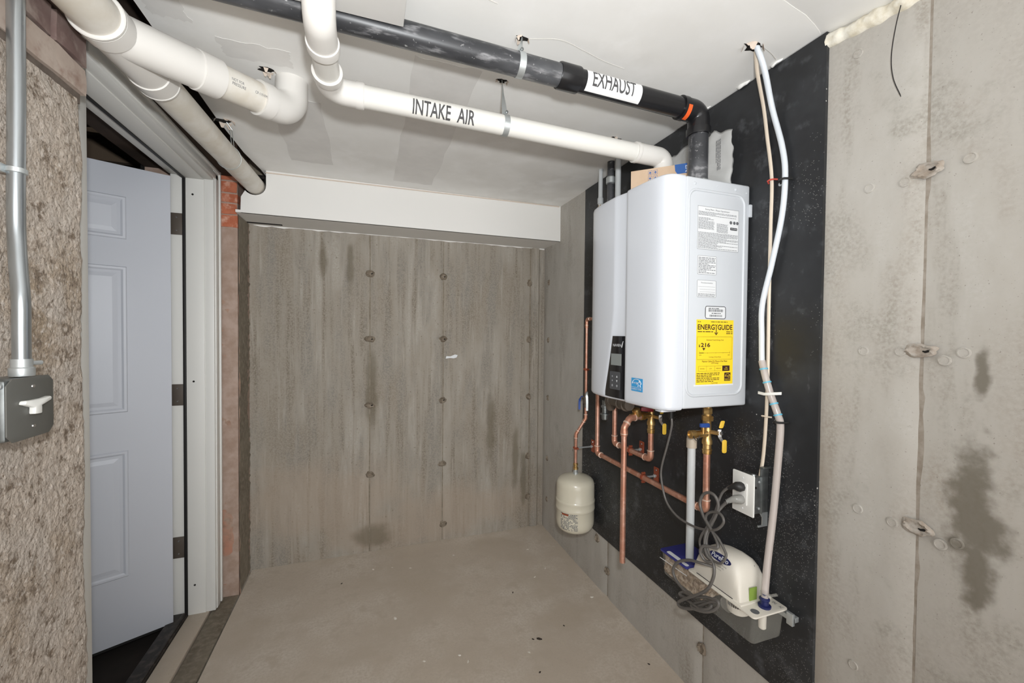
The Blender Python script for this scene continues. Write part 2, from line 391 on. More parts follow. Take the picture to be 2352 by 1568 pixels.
mat('tube_clear', (208, 198, 192), .15, alpha=.62)
mat('tube_milk', (206, 212, 218), .3)
mat('cable_cream', (222, 208, 190), .5)
mat('cord_grey', (92, 89, 86), .3)
mat('plug_black', (36, 36, 36), .45)
mat('plug_clear', (150, 150, 146), .15, alpha=.75)
mat('media', (168, 148, 126), .9, var=[(90, (120, 100, 82), .12), (60, (196, 182, 164), .12, .58)], bump=(90, .8, .004))
mat('lid_blue', (56, 58, 128), .35)
mat('pump_white', (218, 213, 202), .38)
mat('navy', (28, 34, 84), .4)
mat('green_tag', (132, 158, 70), .5)
mat('carton', (208, 182, 156), .8, var=(12, (198, 170, 142), .2))
mat('carton_blue', (52, 96, 162), .6)
mat('bag_plastic', (226, 226, 224), .18, alpha=.5, spec=.6)
mat('wire_black', (40, 38, 38), .6)
mat('tie_blue', (96, 178, 206), .4)
mat('clip_red', (206, 84, 72), .4)
mat('crumb_white', (214, 208, 198), .9)
mat('crumb_dark', (54, 46, 40), .9)

XR, YB, ZC, XL = 1.16, 2.645, 2.163, -.62
# ------------------------------------------------------------------ setting: floor
def flo_fn(p, s, t):
    d = min(abs(XR - p.x), abs(YB - p.y))
    return p + Z * ((noise.noise(p * 1.7) * .004) + (.006 * max(0, 1 - d / .09) ** 2 if d < .09 else 0))
bm = B(); rough_grid(bm, (XL + .006, -1.2, 0), X, Y, XR + .02 - XL - .006, YB + .02 + 1.2, 60, 110, flo_fn)
floor = tag(obj('floor', bm, 'concrete_floor'), 'smooth tan concrete slab floor of the utility room', 'floor', kind='structure')
bm = B(); box(bm, XL - .09, XL - .002, -.2, 2.43, -.1, -.002)
obj('floor_edge_strip', bm, 'concrete_plain', floor, bevel=.004)
bm = B(); box(bm, -.80, XL - .096, 1.244, 2.43, -.1, .004)
obj('door_sill', bm, 'concrete_floor', floor, bevel=.003)
bm = B(); box(bm, -1.0, XR, -1.2, YB, -.16, -.1)
obj('slab_base', bm, 'concrete_plain', floor)
# ------------------------------------------------------------------ wall_right: form-cast concrete in panels
bm = B(); box(bm, XR + .006, XR + .16, -1.2, YB + .16, -.05, 2.35)
mat('seam_grey', (158, 150, 140), .9, var=(30, (132, 122, 110), .2))
wr = tag(obj('wall_right', bm, 'seam_grey'), 'pale grey cast concrete wall on the right, with form seams and tie patches', 'wall', kind='structure')
def slab(bm, o, u, v, lu, lv, n, th, seed, amp=.0012, nu=24, nv=60):
    o, u, v, n = Vector(o), Vector(u), Vector(v), Vector(n)
    def fn(p, s, t):
        e = min(s * lu, (1 - s) * lu); k = min(1, e / .003)
        q = Vector((p.x, p.y, p.z)) + Vector((seed, 0, 0))
        return p + n * (th * (k ** .5) + noise.noise(q * 5) * amp + noise.noise(q * 22) * amp * .35)
    rough_grid(bm, o, u, v, lu, lv, nu, nv, fn)
for i, (a, b) in enumerate(((-1.2, .5575), (.5625, 1.166), (1.171, 1.801), (1.806, YB))):
    bm = B(); slab(bm, (XR + .006, a, -.01), Y, Z, b - a, 2.3, -X, .006, i * 9.1)
    obj('form_panel', bm, 'concrete_right', wr)
def tie_patch(parent, c, n, u, ru, rv, h, seed, m, hole=True):
    """knocked-out form tie: ragged oval lump with a hollow"""
    c, n, u = Vector(c), Vector(n), Vector(u); v = n.cross(u); bm = B(); rg = random.Random(seed); rings = []
    K = 28; ph = [1 + .32 * noise.noise(Vector((math.cos(2 * PI * k / K) * 1.6, math.sin(2 * PI * k / K) * 1.6, seed * 3.7))) for k in range(K)]
    prof = ((1.15, -.05), (1.0, .35), (.9, .9), (.75, .8), (.6, .35), (.42, .12), (.2, .2))
    for rr, hh in prof:
        ring = []
        for k in range(K):
            a = 2 * PI * k / K; w_ = ph[k]
            p = c + u * math.cos(a) * ru * rr * w_ + v * math.sin(a) * rv * rr * w_ + n * h * hh * rg.uniform(.35, 1.45) + u * rg.uniform(-1, 1) * ru * .05 + v * rg.uniform(-1, 1) * rv * .07
            ring.append(bm.verts.new(p))
        rings.append(ring)
    for A, C in zip(rings[:-1], rings[1:]):
        for k in range(K): bm.faces.new((A[k], A[(k + 1) % K], C[(k + 1) % K], C[k]))
    bm.faces.new(rings[-1])
    o = obj('tie_patch', bm, m, parent, angle=60)
    if hole:
        bm = B(); cc = c + u * ru * .40 + n * h * .35 - v * rv * .15
        tube(bm, [cc - u * ru * .26 + v * rv * .1, cc - u * ru * .1, cc + u * ru * .12 + v * rv * .12, cc + u * ru * .24 + v * rv * .3], [rv * .10, rv * .17, rv * .22, rv * .06], 7, up=n, flat=.5)
        obj('tie_hole', bm, 'dark_gap', o)  # dark blob painting the shade inside the hole
mat('patch_pale', (174, 168, 160), .95, var=(40, (150, 138, 125), .2), bump=(90, .6, .004))
mat('patch_brown', (142, 131, 116), .95, var=(40, (112, 100, 86), .2), bump=(90, .6, .004))
for i, (y, z) in enumerate(((.558, 1.718), (.560, 1.320), (.559, .925), (.560, .50))):
    tie_patch(wr, (XR, y, z), -X, -Y, .026, .0145, .006, 30 + i, 'patch_pale')
for i, (y, z) in enumerate(((.489, 1.717), (.668, 1.714), (.672, 1.315), (.597, 1.317), (.52, 1.301), (.49, 1.319), (.676, .919), (.604, .916), (.518, .906), (.492, .921), (.677, .52), (.597, 1.705), (.70, 2.06))):
    bm = B(); lathe(bm, [(.0115, -.001), (.0110, .0022), (.0088, .0026), (.0086, .0016), (0, .0016)], (XR, y, z), (-1, 0, 0), 20)
    obj('form_plug', bm, 'concrete_right', wr)
for i, (y, z) in enumerate(((1.80, .14), (1.80, .40), (1.169, .20), (1.90, .26))):
    tie_patch(wr, (XR, y, z), -X, -Y, .018, .018, .008, 60 + i, 'patch_brown', False)
# ------------------------------------------------------------------ wall_back
bm = B(); box(bm, -1.0, XR + .16, YB + .006, YB + .16, -.05, 2.35)
wb = tag(obj('wall_back', bm, 'concrete_plain'), 'stained grey cast concrete back wall with vertical form seams', 'wall', kind='structure')
for i, (a, b) in enumerate(((-.66, .009), (.015, .457), (.462, 1.058), (1.066, 1.128), (1.13, 1.175))):
    bm = B(); slab(bm, (a, YB + .006, -.01), X, Z, b - a, 2.0, -Y, .006 if i != 3 else .012, 40 + i * 7.3, nu=30 if i < 3 else 8)
    obj('form_panel', bm, 'concrete_back', wb)
for i, (x, z) in enumerate(((.012, 1.707), (.013, 1.31), (.013, .906), (.014, .478), (.456, 1.712), (.458, 1.312), (.455, .918), (.455, .503), (.465, .11))):
    tie_patch(wb, (x, YB, z), -Y, X, .028 if i < 3 else .022, .017, .012, 90 + i, 'patch_brown', i not in (3, 7, 8))
for i, z in enumerate((1.70, 1.31, .915, .50, .22)):
    tie_patch(wb, (1.052, YB, z), -Y, X, .016, .02, .010, 120 + i, 'patch_brown', False)
    tie_patch(wr, (XR, 2.555, z), -X, -Y, .012, .016, .007, 140 + i, 'patch_brown', False)
bm = B(); prism(bm, [(0, 0), (.03, .004), (.05, .001), (.07, .006), (.078, .022), (.06, .026), (.03, .014), (.004, .016)], (.475, YB - .001, 1.185), X, Z, .0012)
tag(obj('paper_scrap', bm, 'label_white', origin=(.475, YB, 1.185)), 'small white torn scrap stuck to the back concrete wall', 'scrap')
# ------------------------------------------------------------------ left wall with the doorway
bm = B()
def lw(p, s, t):
    e = (1.244 - p.y); q = p * 1.0
    a = noise.noise(q * 6) * .004 + noise.noise(q * 24) * .0016 + noise.noise(q * 60) * .0015 + noise.noise(q * 130) * .0014
    x = a - .004
    if e < .02: x -= (.02 - e) ** 2 * 22
    y = noise.noise(q * 9 + Vector((5, 5, 5))) * .007 + noise.noise(q * 40) * .004 if e < .03 else 0
    return Vector((p.x + x, p.y + y - (.004 if e < .03 else 0), p.z))
g = rough_grid(bm, (XL, .55, -.01), Y, Z, 1.244 - .55, 1.885, 190, 480, lw)
last = g[-1]; back = [bm.verts.new((-1.0, v.co.y, v.co.z)) for v in last]
for j in range(len(last) - 1): bm.faces.new((last[j], back[j], back[j + 1], last[j + 1]))
box(bm, -1.0, XL - .003, -1.2, .552, -.01, 1.875)
wl = tag(obj('wall_left', bm, 'concrete_left', angle=80), 'rough brown-grey rubble concrete wall on the left beside the doorway', 'wall', kind='structure')
bm = B(); box(bm, -1.0, XL - .008, -1.2, 1.236, 1.87, 2.30); obj('mortar_bed', bm, 'mortar', wl)
def brick(parent, x0, x1, y0, y1, z0, z1, m, seed, face):
    bm = B(); box(bm, x0, x1, y0, y1, z0, z1)
    bmesh.ops.subdivide_edges(bm, edges=bm.edges[:], cuts=3, use_grid_fill=True)
    for v in bm.verts:
        q = v.co * 16 + Vector((seed * 3.1, 0, 0)); v.co += Vector((noise.noise(q), noise.noise(q + Vector((9, 0, 0))), noise.noise(q + Vector((0, 9, 0))))) * .004
    return obj('brick', bm, m, parent, angle=50)
rg = random.Random(3)
for r, (z0, z1, m) in enumerate(((1.892, 1.950, 'brick_pale'), (1.960, 2.022, 'brick_purple'), (2.032, 2.094, 'brick_purple'), (2.104, 2.162, 'brick_purple'))):
    y = 1.240 if r != 1 else 1.240
    first = True
    while y > -.1:
        l = {0: .20, 1: .105 if first else .20, 2: .20, 3: .10 if first else .2}[r] * rg.uniform(.95, 1.05); first = False
        brick(wl, XL - .10, XL + rg.uniform(-.003, .004), y - l + .010, y, z0 + rg.uniform(-.002, .002), z1 + rg.uniform(-.002, .002), m if rg.random() < .8 else 'brick_pale', r * 20 + y, 'x'); y -= l
# pier between the doorway and the back wall
bm = B(); box(bm, -1.0, XL - .003, 2.4305, YB + .1, -.1, 2.30)
mat('mortar_pale', (168, 148, 136), .95, var=(20, (150, 128, 114), .2), bump=(60, .4, .004))
pier = tag(obj('wall_left_pier', bm, 'mortar_pale'), 'narrow pier of pinkish plaster and orange brick beside the door', 'wall', kind='structure')
bm = B()
def pf(p, s, t): return p + Vector((0, noise.noise(p * 8) * .005 + noise.noise(p * 30) * .003 - .002 + (.012 * (s - .9) / .1 if s > .9 else 0), 0)) + X * (noise.noise(p * 12) * .005 if s > .8 else 0)
rough_grid(bm, (-.90, 2.434, -.1), X, Z, .90 + XL, 1.972, 24, 110, pf); obj('plaster_face', bm, 'pier_plaster', pier, angle=70)
bm = B()
def ps(p, s, t):
    k = max(0, (s - .72) / .28)
    return p + X * (noise.noise(p * 6) * .003 + noise.noise(p * 28) * .0018 - k * .004 + (noise.noise(p * 45) * .010 * k))
rough_grid(bm, (XL, 2.434, -.02), Y, Z, .212, 1.96, 26, 150, ps); obj('concrete_side', bm, 'concrete_plain', pier, angle=70)
for r, (z0, z1) in enumerate(((1.872, 1.930), (1.938, 1.988), (1.996, 2.038), (2.046, 2.098), (2.106, 2.16))):
    brick(pier, -.84, -.712 if r % 2 else -.79, 2.428, 2.55, z0, z1, 'brick_orange', 200 + r, 'y')
    brick(pier, -.70 if r % 2 else -.782, XL - .002 - .004 * (r % 2), 2.426, 2.60, z0, z1, 'brick_orange', 220 + r, 'y')
# dark lintel added to fill the dark gap over the doorway
bm = B(); box(bm, -1.0, -.645, 1.236, 2.436, 2.125, 2.30)
tag(obj('trim_1', bm, 'brown_wood'), 'dark brown timber lintel added to fill the dark space above the door frame', 'lintel', kind='structure')
# ------------------------------------------------------------------ ceiling
def arc_ceiling():
    return [(-.545, .10), (.078, .22), (.45, .40), (.70, .58), (.84, .68), (.93, .735), (.99, .745), (1.045, .753), (1.10, .768), (1.13, .778), (1.151, .787), (1.17, .797)]
bm = B(); poly = arc_ceiling() + [(1.17, YB), (-.50, YB), (-.509, 2.388), (-.535, 2.185), (-.548, 1.886)]
hole_c = (-.235, 1.487)
prism(bm, poly, (0, 0, ZC), X, Y, .014)
ce = tag(obj('ceiling', bm, 'ceiling_drywall'), 'white taped drywall ceiling with patched joints', 'ceiling', kind='structure')
bm = B(); ac = arc_ceiling(); rows = []
for k in range(9):                                   # the nearer sheet sags away from the curved joint
    t_ = k / 8; rows.append([bm.verts.new((x, y + (-1.2 - y) * t_, ZC + .001 - .045 * min(1, (y - (y + (-1.2 - y) * t_)) / .22))) for x, y in ac])
for A_, C_ in zip(rows[:-1], rows[1:]):
    for k in range(len(ac) - 1): bm.faces.new((A_[k], A_[k + 1], C_[k + 1], C_[k]))
obj('near_sheet', bm, 'ceiling_drywall', ce)
bm = B(); box(bm, -1.0, 1.3, -1.2, YB + .1, 2.30, 2.34); obj('deck', bm, 'brown_wood', ce)
# bulkhead sheet that hides the start of the flue
bm = B(); box(bm, -1.0, .078, -1.2, 1.022, 2.075, 2.17)
tag(obj('bulkhead', bm, 'ceiling_drywall', bevel=.0015), 'lower white drywall bulkhead sheet under the ceiling at the top', 'bulkhead', kind='structure')
# filled drywall joints and bare paper patches, skim-coat thin sheets
def patch(x0, x1, y0, y1, m, seed, th=.0008):
    bm = B(); rg = random.Random(seed); pts = []
    N = 10
    for k in range(N): pts.append((x0 + (x1 - x0) * k / N, y0 + rg.uniform(-.006, .006)))
    for k in range(N): pts.append((x1 + rg.uniform(-.006, .006), y0 + (y1 - y0) * k / N))
    for k in range(N): pts.append((x1 - (x1 - x0) * k / N, y1 + rg.uniform(-.006, .006)))
    for k in range(N): pts.append((x0 + rg.uniform(-.006, .006), y1 - (y1 - y0) * k / N))
    prism(bm, [(a, b) for a, b in pts][::-1], (0, 0, ZC - th), X, Y, th * .9); obj('bare_patch', bm, m, ce)
patch(.13, .33, 1.25, 2.30, 'mud_grey', 1); patch(-.34, -.16, 1.62, 2.2, 'mud_grey', 2); patch(-.40, -.22, 1.36, 1.44, 'mud_grey', 3)
patch(-.53, -.44, 1.22, 1.32, 'mud_grey', 5)
# torn holes at the hangers and pipes
def tear(x, y, r, seed):
    bm = B(); rg = random.Random(seed); K = 14; a0 = [rg.uniform(.5, 1.2) for _ in range(K)]
    prism(bm, [(x + math.cos(-2 * PI * k / K) * r * a0[k] * 1.2, y + math.sin(-2 * PI * k / K) * r * a0[k] * .7) for k in range(K)], (0, 0, ZC - .0012), X, Y, .001)
    h = obj('torn_hole', bm, 'dark_gap', ce)  # thin dark sheet painting the shade of the tear's opening
    bm = B()
    for k in range(7):
        a = rg.uniform(0, 2 * PI); p = Vector((x + math.cos(a) * r * 1.1, y + math.sin(a) * r * .7, ZC - .0008)); t = Vector((math.cos(a + PI / 2), math.sin(a + PI / 2), 0)) * r * .35
        q = p + Vector((math.cos(a), math.sin(a), 0)) * r * rg.uniform(-.4, .4) - Z * r * rg.uniform(.2, .7)
        v = [bm.verts.new(w_) for w_ in (p - t, p + t, q + t * .3, q - t * .4)]; bm.faces.new(v)
    obj('torn_paper', bm, 'torn_paper', h, smooth=False)
for i, (x, y, r) in enumerate(((.398, 1.075, .016), (.405, 1.275, .016), (.965, 1.485, .022), (1.02, .882, .026), (-.526, 1.885, .03), (-.30, 1.475, .02))): tear(x, y, r, i)
# crack lines of lifted tape
mat('tape_edge', (196, 193, 188), .8)
for i, pts in enumerate((((.42, 1.07), (.50, 1.045), (.58, 1.06), (.66, 1.08), (.74, 1.09)), ((.10, .94), (.2, .965), (.3, .985)), ((-.62, 1.0), (-.45, 1.06), (-.36, 1.12)), ((1.03, .87), (1.09, .885), (1.13, .90)))):
    bm = B(); tube(bm, smooth_path([(x, y, ZC) for x, y in pts], 6), .0012, 6); obj('tape_edge', bm, 'tape_edge', ce)
for i, (y, l, r) in enumerate(((1.60, .10, .008), (1.05, .05, .006), (.93, .04, .005), (1.22, .06, .005))):   # plaster squeezed out along the panel top
    bm = B(); tube(bm, smooth_path([(1.146, y, ZC - .001), (1.142, y - l * .4, ZC - .003), (1.146, y - l, ZC - .001)], 6), [r * (.3 + .7 * math.sin(PI * k / 12)) for k in range(13)], 10)
    for v in bm.verts: v.co += Vector((0, 0, 1)) * noise.noise(v.co * 70) * .004
    obj('plaster_bead', bm, 'ceiling_drywall', ce)
# soffit on the back wall
pc = (-.54, 2.086)
poly = [(-.60, 1.942), (XR, 1.942), (XR, ZC), (pc[0] + .052, ZC), (pc[0] + .052, pc[1])] + [(pc[0] + .052 * math.cos(-a), pc[1] + .052 * math.sin(-a)) for a in [PI * .78 * k / 10 for k in range(1, 11)]] + [(-.598, 2.020)]
bm = B(); prism(bm, poly, (0, 2.39, 0), X, Z, -.013)
so = tag(obj('soffit', bm, 'soffit_drywall', smooth=False), 'white drywall box soffit across the top of the back wall', 'soffit', kind='structure')
bm = B(); box(bm, -.622, XR, 2.392, YB, 1.942, 1.955); obj('soffit_bottom', bm, 'soffit_drywall', so)
bm = B(); rg = random.Random(9); pts = [(-.60 + (1.76) * k / 60, 1.942 - abs(noise.noise(Vector((k * .31, 0, 0)))) * .014 - .001) for k in range(61)]
prism(bm, pts + [(1.16, 1.95), (-.6, 1.95)], (0, YB - .004, 0), X, Z, -.01); obj('plaster_bead', bm, 'soffit_drywall', so, smooth=False)
bm = B(); tube(bm, [(-.49, 2.3885, 2.152), (1.15, 2.3885, 2.160)], .003, 8); obj('tape_edge', bm, 'torn_paper', so)
bm = B(); lathe(bm, [(.006, 0), (.0055, -.001), (0, -.001)], (-.50, 2.3895, 2.125), (0, 1, 0), 10); obj('screw_hole', bm, 'dark_gap', so)
bm = B(); box(bm, -.66, -.45, 2.58, 2.60, 1.94, 2.2); obj('cavity_dark_sheet', bm, 'dark_gap', so)  # dark sheet painting the shade of the cavity behind the notch
# ceiling-wall crack, spray foam
bm = B(); pts = []
for k in range(15):
    y = .772 - k * .03; pts.append((XR + .004, y, 2.138 - .018 * min(1, k / 4.0) + noise.noise(Vector((k * .9, 1, 0))) * .004))
fp = smooth_path(pts, 8); tube(bm, fp, [.019 + noise.noise(Vector((i * .12, 4, 0))) * .006 for i in range(len(fp))], 20, flat=1.0)
for v in bm.verts: v.co += Vector((-1, 0, .4)) * (noise.noise(v.co * 45) * .004 + noise.noise(v.co * 110) * .0025)
tag(obj('foam_bead', bm, 'foam', origin=(XR, .8, 2.14), angle=80), 'lumpy cream spray foam bead along top of right concrete wall', 'foam')
# ------------------------------------------------------------------ unlit space beyond the doorway, its darkness put into the surface colours
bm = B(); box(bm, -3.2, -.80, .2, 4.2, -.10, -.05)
fb = tag(obj('floor_beyond', bm, 'dark_floor'), 'floor beyond the doorway, coloured dark brown for the unlit space', 'floor', kind='structure')
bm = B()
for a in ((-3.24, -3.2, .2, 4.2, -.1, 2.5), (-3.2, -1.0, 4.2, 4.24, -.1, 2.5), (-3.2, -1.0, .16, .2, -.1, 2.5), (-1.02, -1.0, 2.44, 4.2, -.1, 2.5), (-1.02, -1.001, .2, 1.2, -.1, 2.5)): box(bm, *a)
tag(obj('wall_beyond', bm, 'unlit_black', smooth=False), 'walls beyond the door, coloured near-black for the unlit space', 'wall', kind='structure')
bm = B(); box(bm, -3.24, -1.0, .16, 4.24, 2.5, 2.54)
cb = tag(obj('ceiling_beyond', bm, 'unlit_black', smooth=False), 'ceiling above the open door, coloured near-black for the unlit space', 'ceiling', kind='structure')
for y in (2.55, 2.95, 3.35, 3.75):
    bm = B(); box(bm, -3.2, -1.03, y, y + .04, 2.30, 2.5); obj('joist', bm, 'dark_joist', cb)
bm = B(); tube(bm, [(-3.1, 2.42, 2.28), (-1.05, 2.42, 2.30)], .025, 12); obj('pipe', bm, 'dark_joist', cb)
# ------------------------------------------------------------------ door frame
fr = thing('trim_2', (-.74, 2.31, 0), 'white door frame with casing, black weatherstrip and dark screws', 'door frame', kind='structure')
def frame_piece(name, m, prof, path):
    """profile boxes along jamb near, head, jamb far"""
    pass
Y0, Y1, ZH = 1.388, 2.312, 2.058
for nm, m, x0, x1, ins, th in (('jamb', 'frame_white', -.800, -.728, 0, .03), ('jamb_rabbet', 'frame_white', -.862, -.812, -.012, .03), ('weatherstrip', 'weatherstrip', -.8125, -.7995, .003, .03), ('casing', 'frame_white', -.7285, -.690, -.004, .085)):
    for part in ('far', 'near', 'head'):
        bm = B()
        if part == 'far': box(bm, x0, x1, Y1 - ins, Y1 - ins + th, .004 if nm != 'casing' else .004, ZH + th)
        elif part == 'near': box(bm, x0, x1, Y0 + ins - th, Y0 + ins, .004, ZH + th)
        else: box(bm, x0, x1, Y0, Y1, ZH - ins, ZH - ins + (th if nm != 'casing' else .062))
        obj(nm if part != 'head' else nm + '_head', bm, m, fr, bevel=.002)
for part in ('far', 'head'):       # moulded back band of the casing
    bm = B()
    if part == 'far': box(bm, -.700, -.682, Y1 + .070, Y1 + .084, .004, ZH + .07)
    else: box(bm, -.700, -.682, Y0, Y1 + .08, ZH + .052, ZH + .066)
    obj('back_band', bm, 'frame_white', fr, bevel=.003)
    bm = B()
    if part == 'far': box(bm, -.695, -.686, Y1 + .018, Y1 + .06, .004, ZH + .04)
    else: box(bm, -.695, -.686, Y0, Y1 + .05, ZH + .016, ZH + .044)
    obj('moulding', bm, 'frame_white', fr, bevel=.003)
for z in (1.985, 1.112, .145):
    bm = B(); lathe(bm, [(.0045, 0), (.0045, .0006), (.002, .0006), (.0015, -.0005), (0, -.0005)], (-.772, Y1, z), (0, -1, 0), 12); obj('screw', bm, 'dark_gap', fr)
# ------------------------------------------------------------------ door, hinged on the far jamb, swung into the dark space
HX, HY, ANG = -.858, 2.312, math.radians(-63)
dr = thing('door_1', (HX, HY, 0), 'pale grey-white six panel door standing ajar into darkness', 'door', kind='structure')
MD = Matrix.Translation((HX, HY, 0)) @ Matrix.Rotation(ANG, 4, 'Z')
bm = B(); box(bm, .004, .047, -.908, -.004, .008, 2.046, MD); leaf = obj('door_leaf', bm, 'door_white', dr, bevel=.0015)
def dpanel(y0, y1, z0, z1):
    bm = B(); rings = []
    for ins, dx in ((0, 0), (.004, .0045), (.012, .0045), (.020, -.001), (.026, -.001), (.046, .0035)):
        rings.append([bm.verts.new(MD @ Vector((.0472 + dx, y, z))) for y, z in ((y0 + ins, z0 + ins), (y1 - ins, z0 + ins), (y1 - ins, z1 - ins), (y0 + ins, z1 - ins))])
    for A, C in zip(rings[:-1], rings[1:]):
        for k in range(4): bm.faces.new((A[k], A[(k + 1) % 4], C[(k + 1) % 4], C[k]))
    bm.faces.new(rings[-1]); obj('door_panel', bm, 'door_white', leaf, smooth=False)
for y1 in (-.150, -.515):
    for z0, z1 in ((1.735, 1.915), (1.00, 1.62), (.29, .835)): dpanel(y1 - .24, y1, z0, z1)
bm = B(); box(bm, .008, .040, -.908, -.004, -.006, .008, MD); obj('door_sweep', bm, 'weatherstrip', dr)
for z in (1.845, 1.05, .33):
    bm = B(); box(bm, -.860, -.8135, Y1 + .0085, Y1 + .0128, z - .05, z + .05); h = obj('hinge', bm, 'hinge_bronze', dr, bevel=.001)
    bm = B(); tube(bm, [(-.862, Y1 - .002, z - .05), (-.862, Y1 - .002, z + .05)], .006, 12); obj('hinge_pin', bm, 'hinge_bronze', h)
    bm = B()
    for dz in (-.03, .03): lathe(bm, [(.004, 0), (.003, .001), (0, .001)], (-.838, Y1 + .0085, z + dz), (0, -1, 0), 10)
    pieces('hinge_screw', bm, 'chrome', h)
bm = B(); box(bm, -.868, -.802, 1.30, 2.40, -.05, .012)
th = tag(obj('threshold', bm, 'threshold_metal', origin=(-.835, 1.85, -.05), bevel=.003), 'dark scuffed metal threshold strip under the open door', 'threshold')
bm = B(); box(bm, -.822, -.806, 1.388, 2.312, .012, .020); obj('threshold_rib', bm, 'threshold_metal', th, bevel=.002)
# ------------------------------------------------------------------ black rubber backer panel
def rp(p, s, t): return p + X * (noise.noise(p * 3) * .0008)
bm = B(); prism(bm, [(.770, .300), (2.055, .300), (2.055, 2.158), (.770, 2.160)], (1.15, 0, 0), Y, Z, .010)
pn = tag(obj('backer_panel', bm, 'rubber_panel', origin=(1.155, 1.41, .30), smooth=False), 'tall black speckled backer panel fixed to the right wall', 'panel')
# ------------------------------------------------------------------ water heater
wh = thing('water_heater', (1.145, 1.21, 1.127), 'white wall-hung tankless water heater on the black panel', 'water heater')
HB, HT, HY0, HY1 = 1.127, 1.826, .990, 1.430
bm = B(); box(bm, .8925, 1.145, HY0, HY1, HB, HT); body = obj('side_body', bm, 'heater_side', wh, bevel=.007, seg=3)
def yl(z):  # left edge of the sunken channel
    if z > 1.45: return 1.228
    t = min(1, (1.45 - z) / .30); return 1.228 + .058 * t ** 1.3
yr = 1.168
def cover_row(z, ins):
    L = yl(z)
    pts = [(.8915, HY0 + .001), (.872, HY0 + .0005), (.856, HY0 + .001), (.843, HY0 + .005), (.833, HY0 + .013), (.826, HY0 + .024), (.821, HY0 + .040), (.8175, HY0 + .060), (.8145, HY0 + .090), (.812, HY0 + .12), (.810, HY0 + .15), (.8092, yr - .012), (.8090, yr - .004),
           (.8105, yr), (.818, yr + .002), (.8185, yr + .006), (.8165, yr + .3 * (L - yr)), (.8125, yr + .6 * (L - yr)), (.8095, L - .006), (.8070, L),
           (.8062, L + .012), (.8062, max(L + .03, 1.29)), (.8068, 1.33), (.809, 1.36), (.814, 1.386), (.823, 1.406), (.836, 1.420), (.853, 1.428), (.872, 1.4295), (.8915, 1.429)]
    cx, cy = .87, 1.21; out = []
    for x, y in pts:
        d = Vector((x - cx, y - cy)); k = 1 - ins / max(d.length, .05)
        out.append(Vector((x + (cx - x) * 0 + (ins if x < .88 else 0), cy + (y - cy) * k, z)))
    return out
zs = [(HB - .006, .012), (HB - .002, .004), (HB + .003, .0008), (HB + .008, 0)] + [(HB + .02 + (HT - HB - .04) * k / 36, 0) for k in range(37)] + [(HT - .006, 0), (HT - .002, .0012), (HT + .001, .004), (HT + .002, .009)]
bm = B(); rows = [[bm.verts.new(p) for p in cover_row(z, i)] for z, i in zs]
for A, C in zip(rows[:-1], rows[1:]):
    for k in range(len(A) - 1): bm.faces.new((A[k], A[k + 1], C[k + 1], C[k]))
    bm.faces.new((A[-1], A[0], C[0], C[-1]))
bm.faces.new(rows[0]); bm.faces.new(rows[-1])
cov = obj('front_cover', bm, 'heater_white', wh, angle=28)
bm = B(); box(bm, .8905, .8925, HY0 + .0035, HY1 - .003, HB + .004, HT - .004); obj('cover_seam', bm, 'groove_grey', wh)
bm = B(); box(bm, .84, .895, 1.02, 1.05, HB - .012, HB - .003); obj('bottom_lip', bm, 'heater_white', cov, bevel=.002)
# embossed ridge on the near side
rr = [Vector((a, HY0 + .001, b)) for a, b in rrect(.903, 1.122, 1.166, 1.788, .030, 8)]; rr.append(rr[0]); 
bm = B(); tube(bm, rr, .0045, 12, cap=False, up=(0, 1, 0)); obj('embossed_ridge', bm, 'heater_side', body, angle=80)
for x, z, r in ((.925, 1.806, .005), (1.01, 1.807, .0022), (1.085, 1.806, .005), (1.128, 1.80, .0022), (1.0, 1.142, .002)):
    bm = B(); lathe(bm, [(r, 0), (r * .8, .002), (r * .3, .0028), (0, .0028)], (x, HY0, z), (0, -1, 0), 14); obj('screw', bm, 'heater_side', body)
bm = B(); box(bm, 1.138, 1.149, .984, .992, 1.725, 1.765); obj('wall_tab', bm, 'heater_side', body, bevel=.002)
NU, NV = X, Z
def side_o(x, z): return Vector((x, HY0 - .0006, z))
# rating plate
S1 = side_o(.936, 1.611); u1 = X
def sticker(name, x0, x1, z0, z1, m, r=0.0):
    bm = B(); prism(bm, rrect(x0, x1, z0, z1, r, 4) if r else [(x0, z0), (x1, z0), (x1, z1), (x0, z1)], (0, HY0 - .0001, 0), X, Z, .0005)
    return obj(name, bm, m, wh, smooth=False)
o = sticker('rating_plate', .936, 1.098, 1.611, 1.741, 'label_white')
bm = B(); frame_lines(bm, side_o(.936, 1.611), X, Z, 0, .162, 0, .130, .0008)
lettering(bm, 'Rating Plate - Plaque Signalétique', side_o(1.012, 1.729), X, Z, .006, .095, 'C')
fine_print(bm, side_o(.939, 1.713), X, Z, .15, .013, 4, seed=1); fine_print(bm, side_o(.939, 1.672), X, Z, .068, .036, 11, seed=2, fill=.9)
fine_print(bm, side_o(1.010, 1.666), X, Z, .055, .028, 9, seed=3, fill=.8); fine_print(bm, side_o(.939, 1.614), X, Z, .156, .050, 15, seed=4)
for i, x in enumerate((1.066, 1.080, 1.092)): lathe(bm, [(.005, .0006), (.0042, .0006), (.0042, .0005), (.002, .0005), (.002, .0007), (0, .0007)], side_o(x, 1.701), (0, -1, 0), 16)
obj('print', bm, 'print_grey', o, smooth=False)
bm = B(); prism(bm, rrect(1.064, 1.092, 1.678, 1.686, .002), (0, HY0 - .0006, 0), X, Z, .0004); obj('badge', bm, 'print_dark', o, smooth=False)
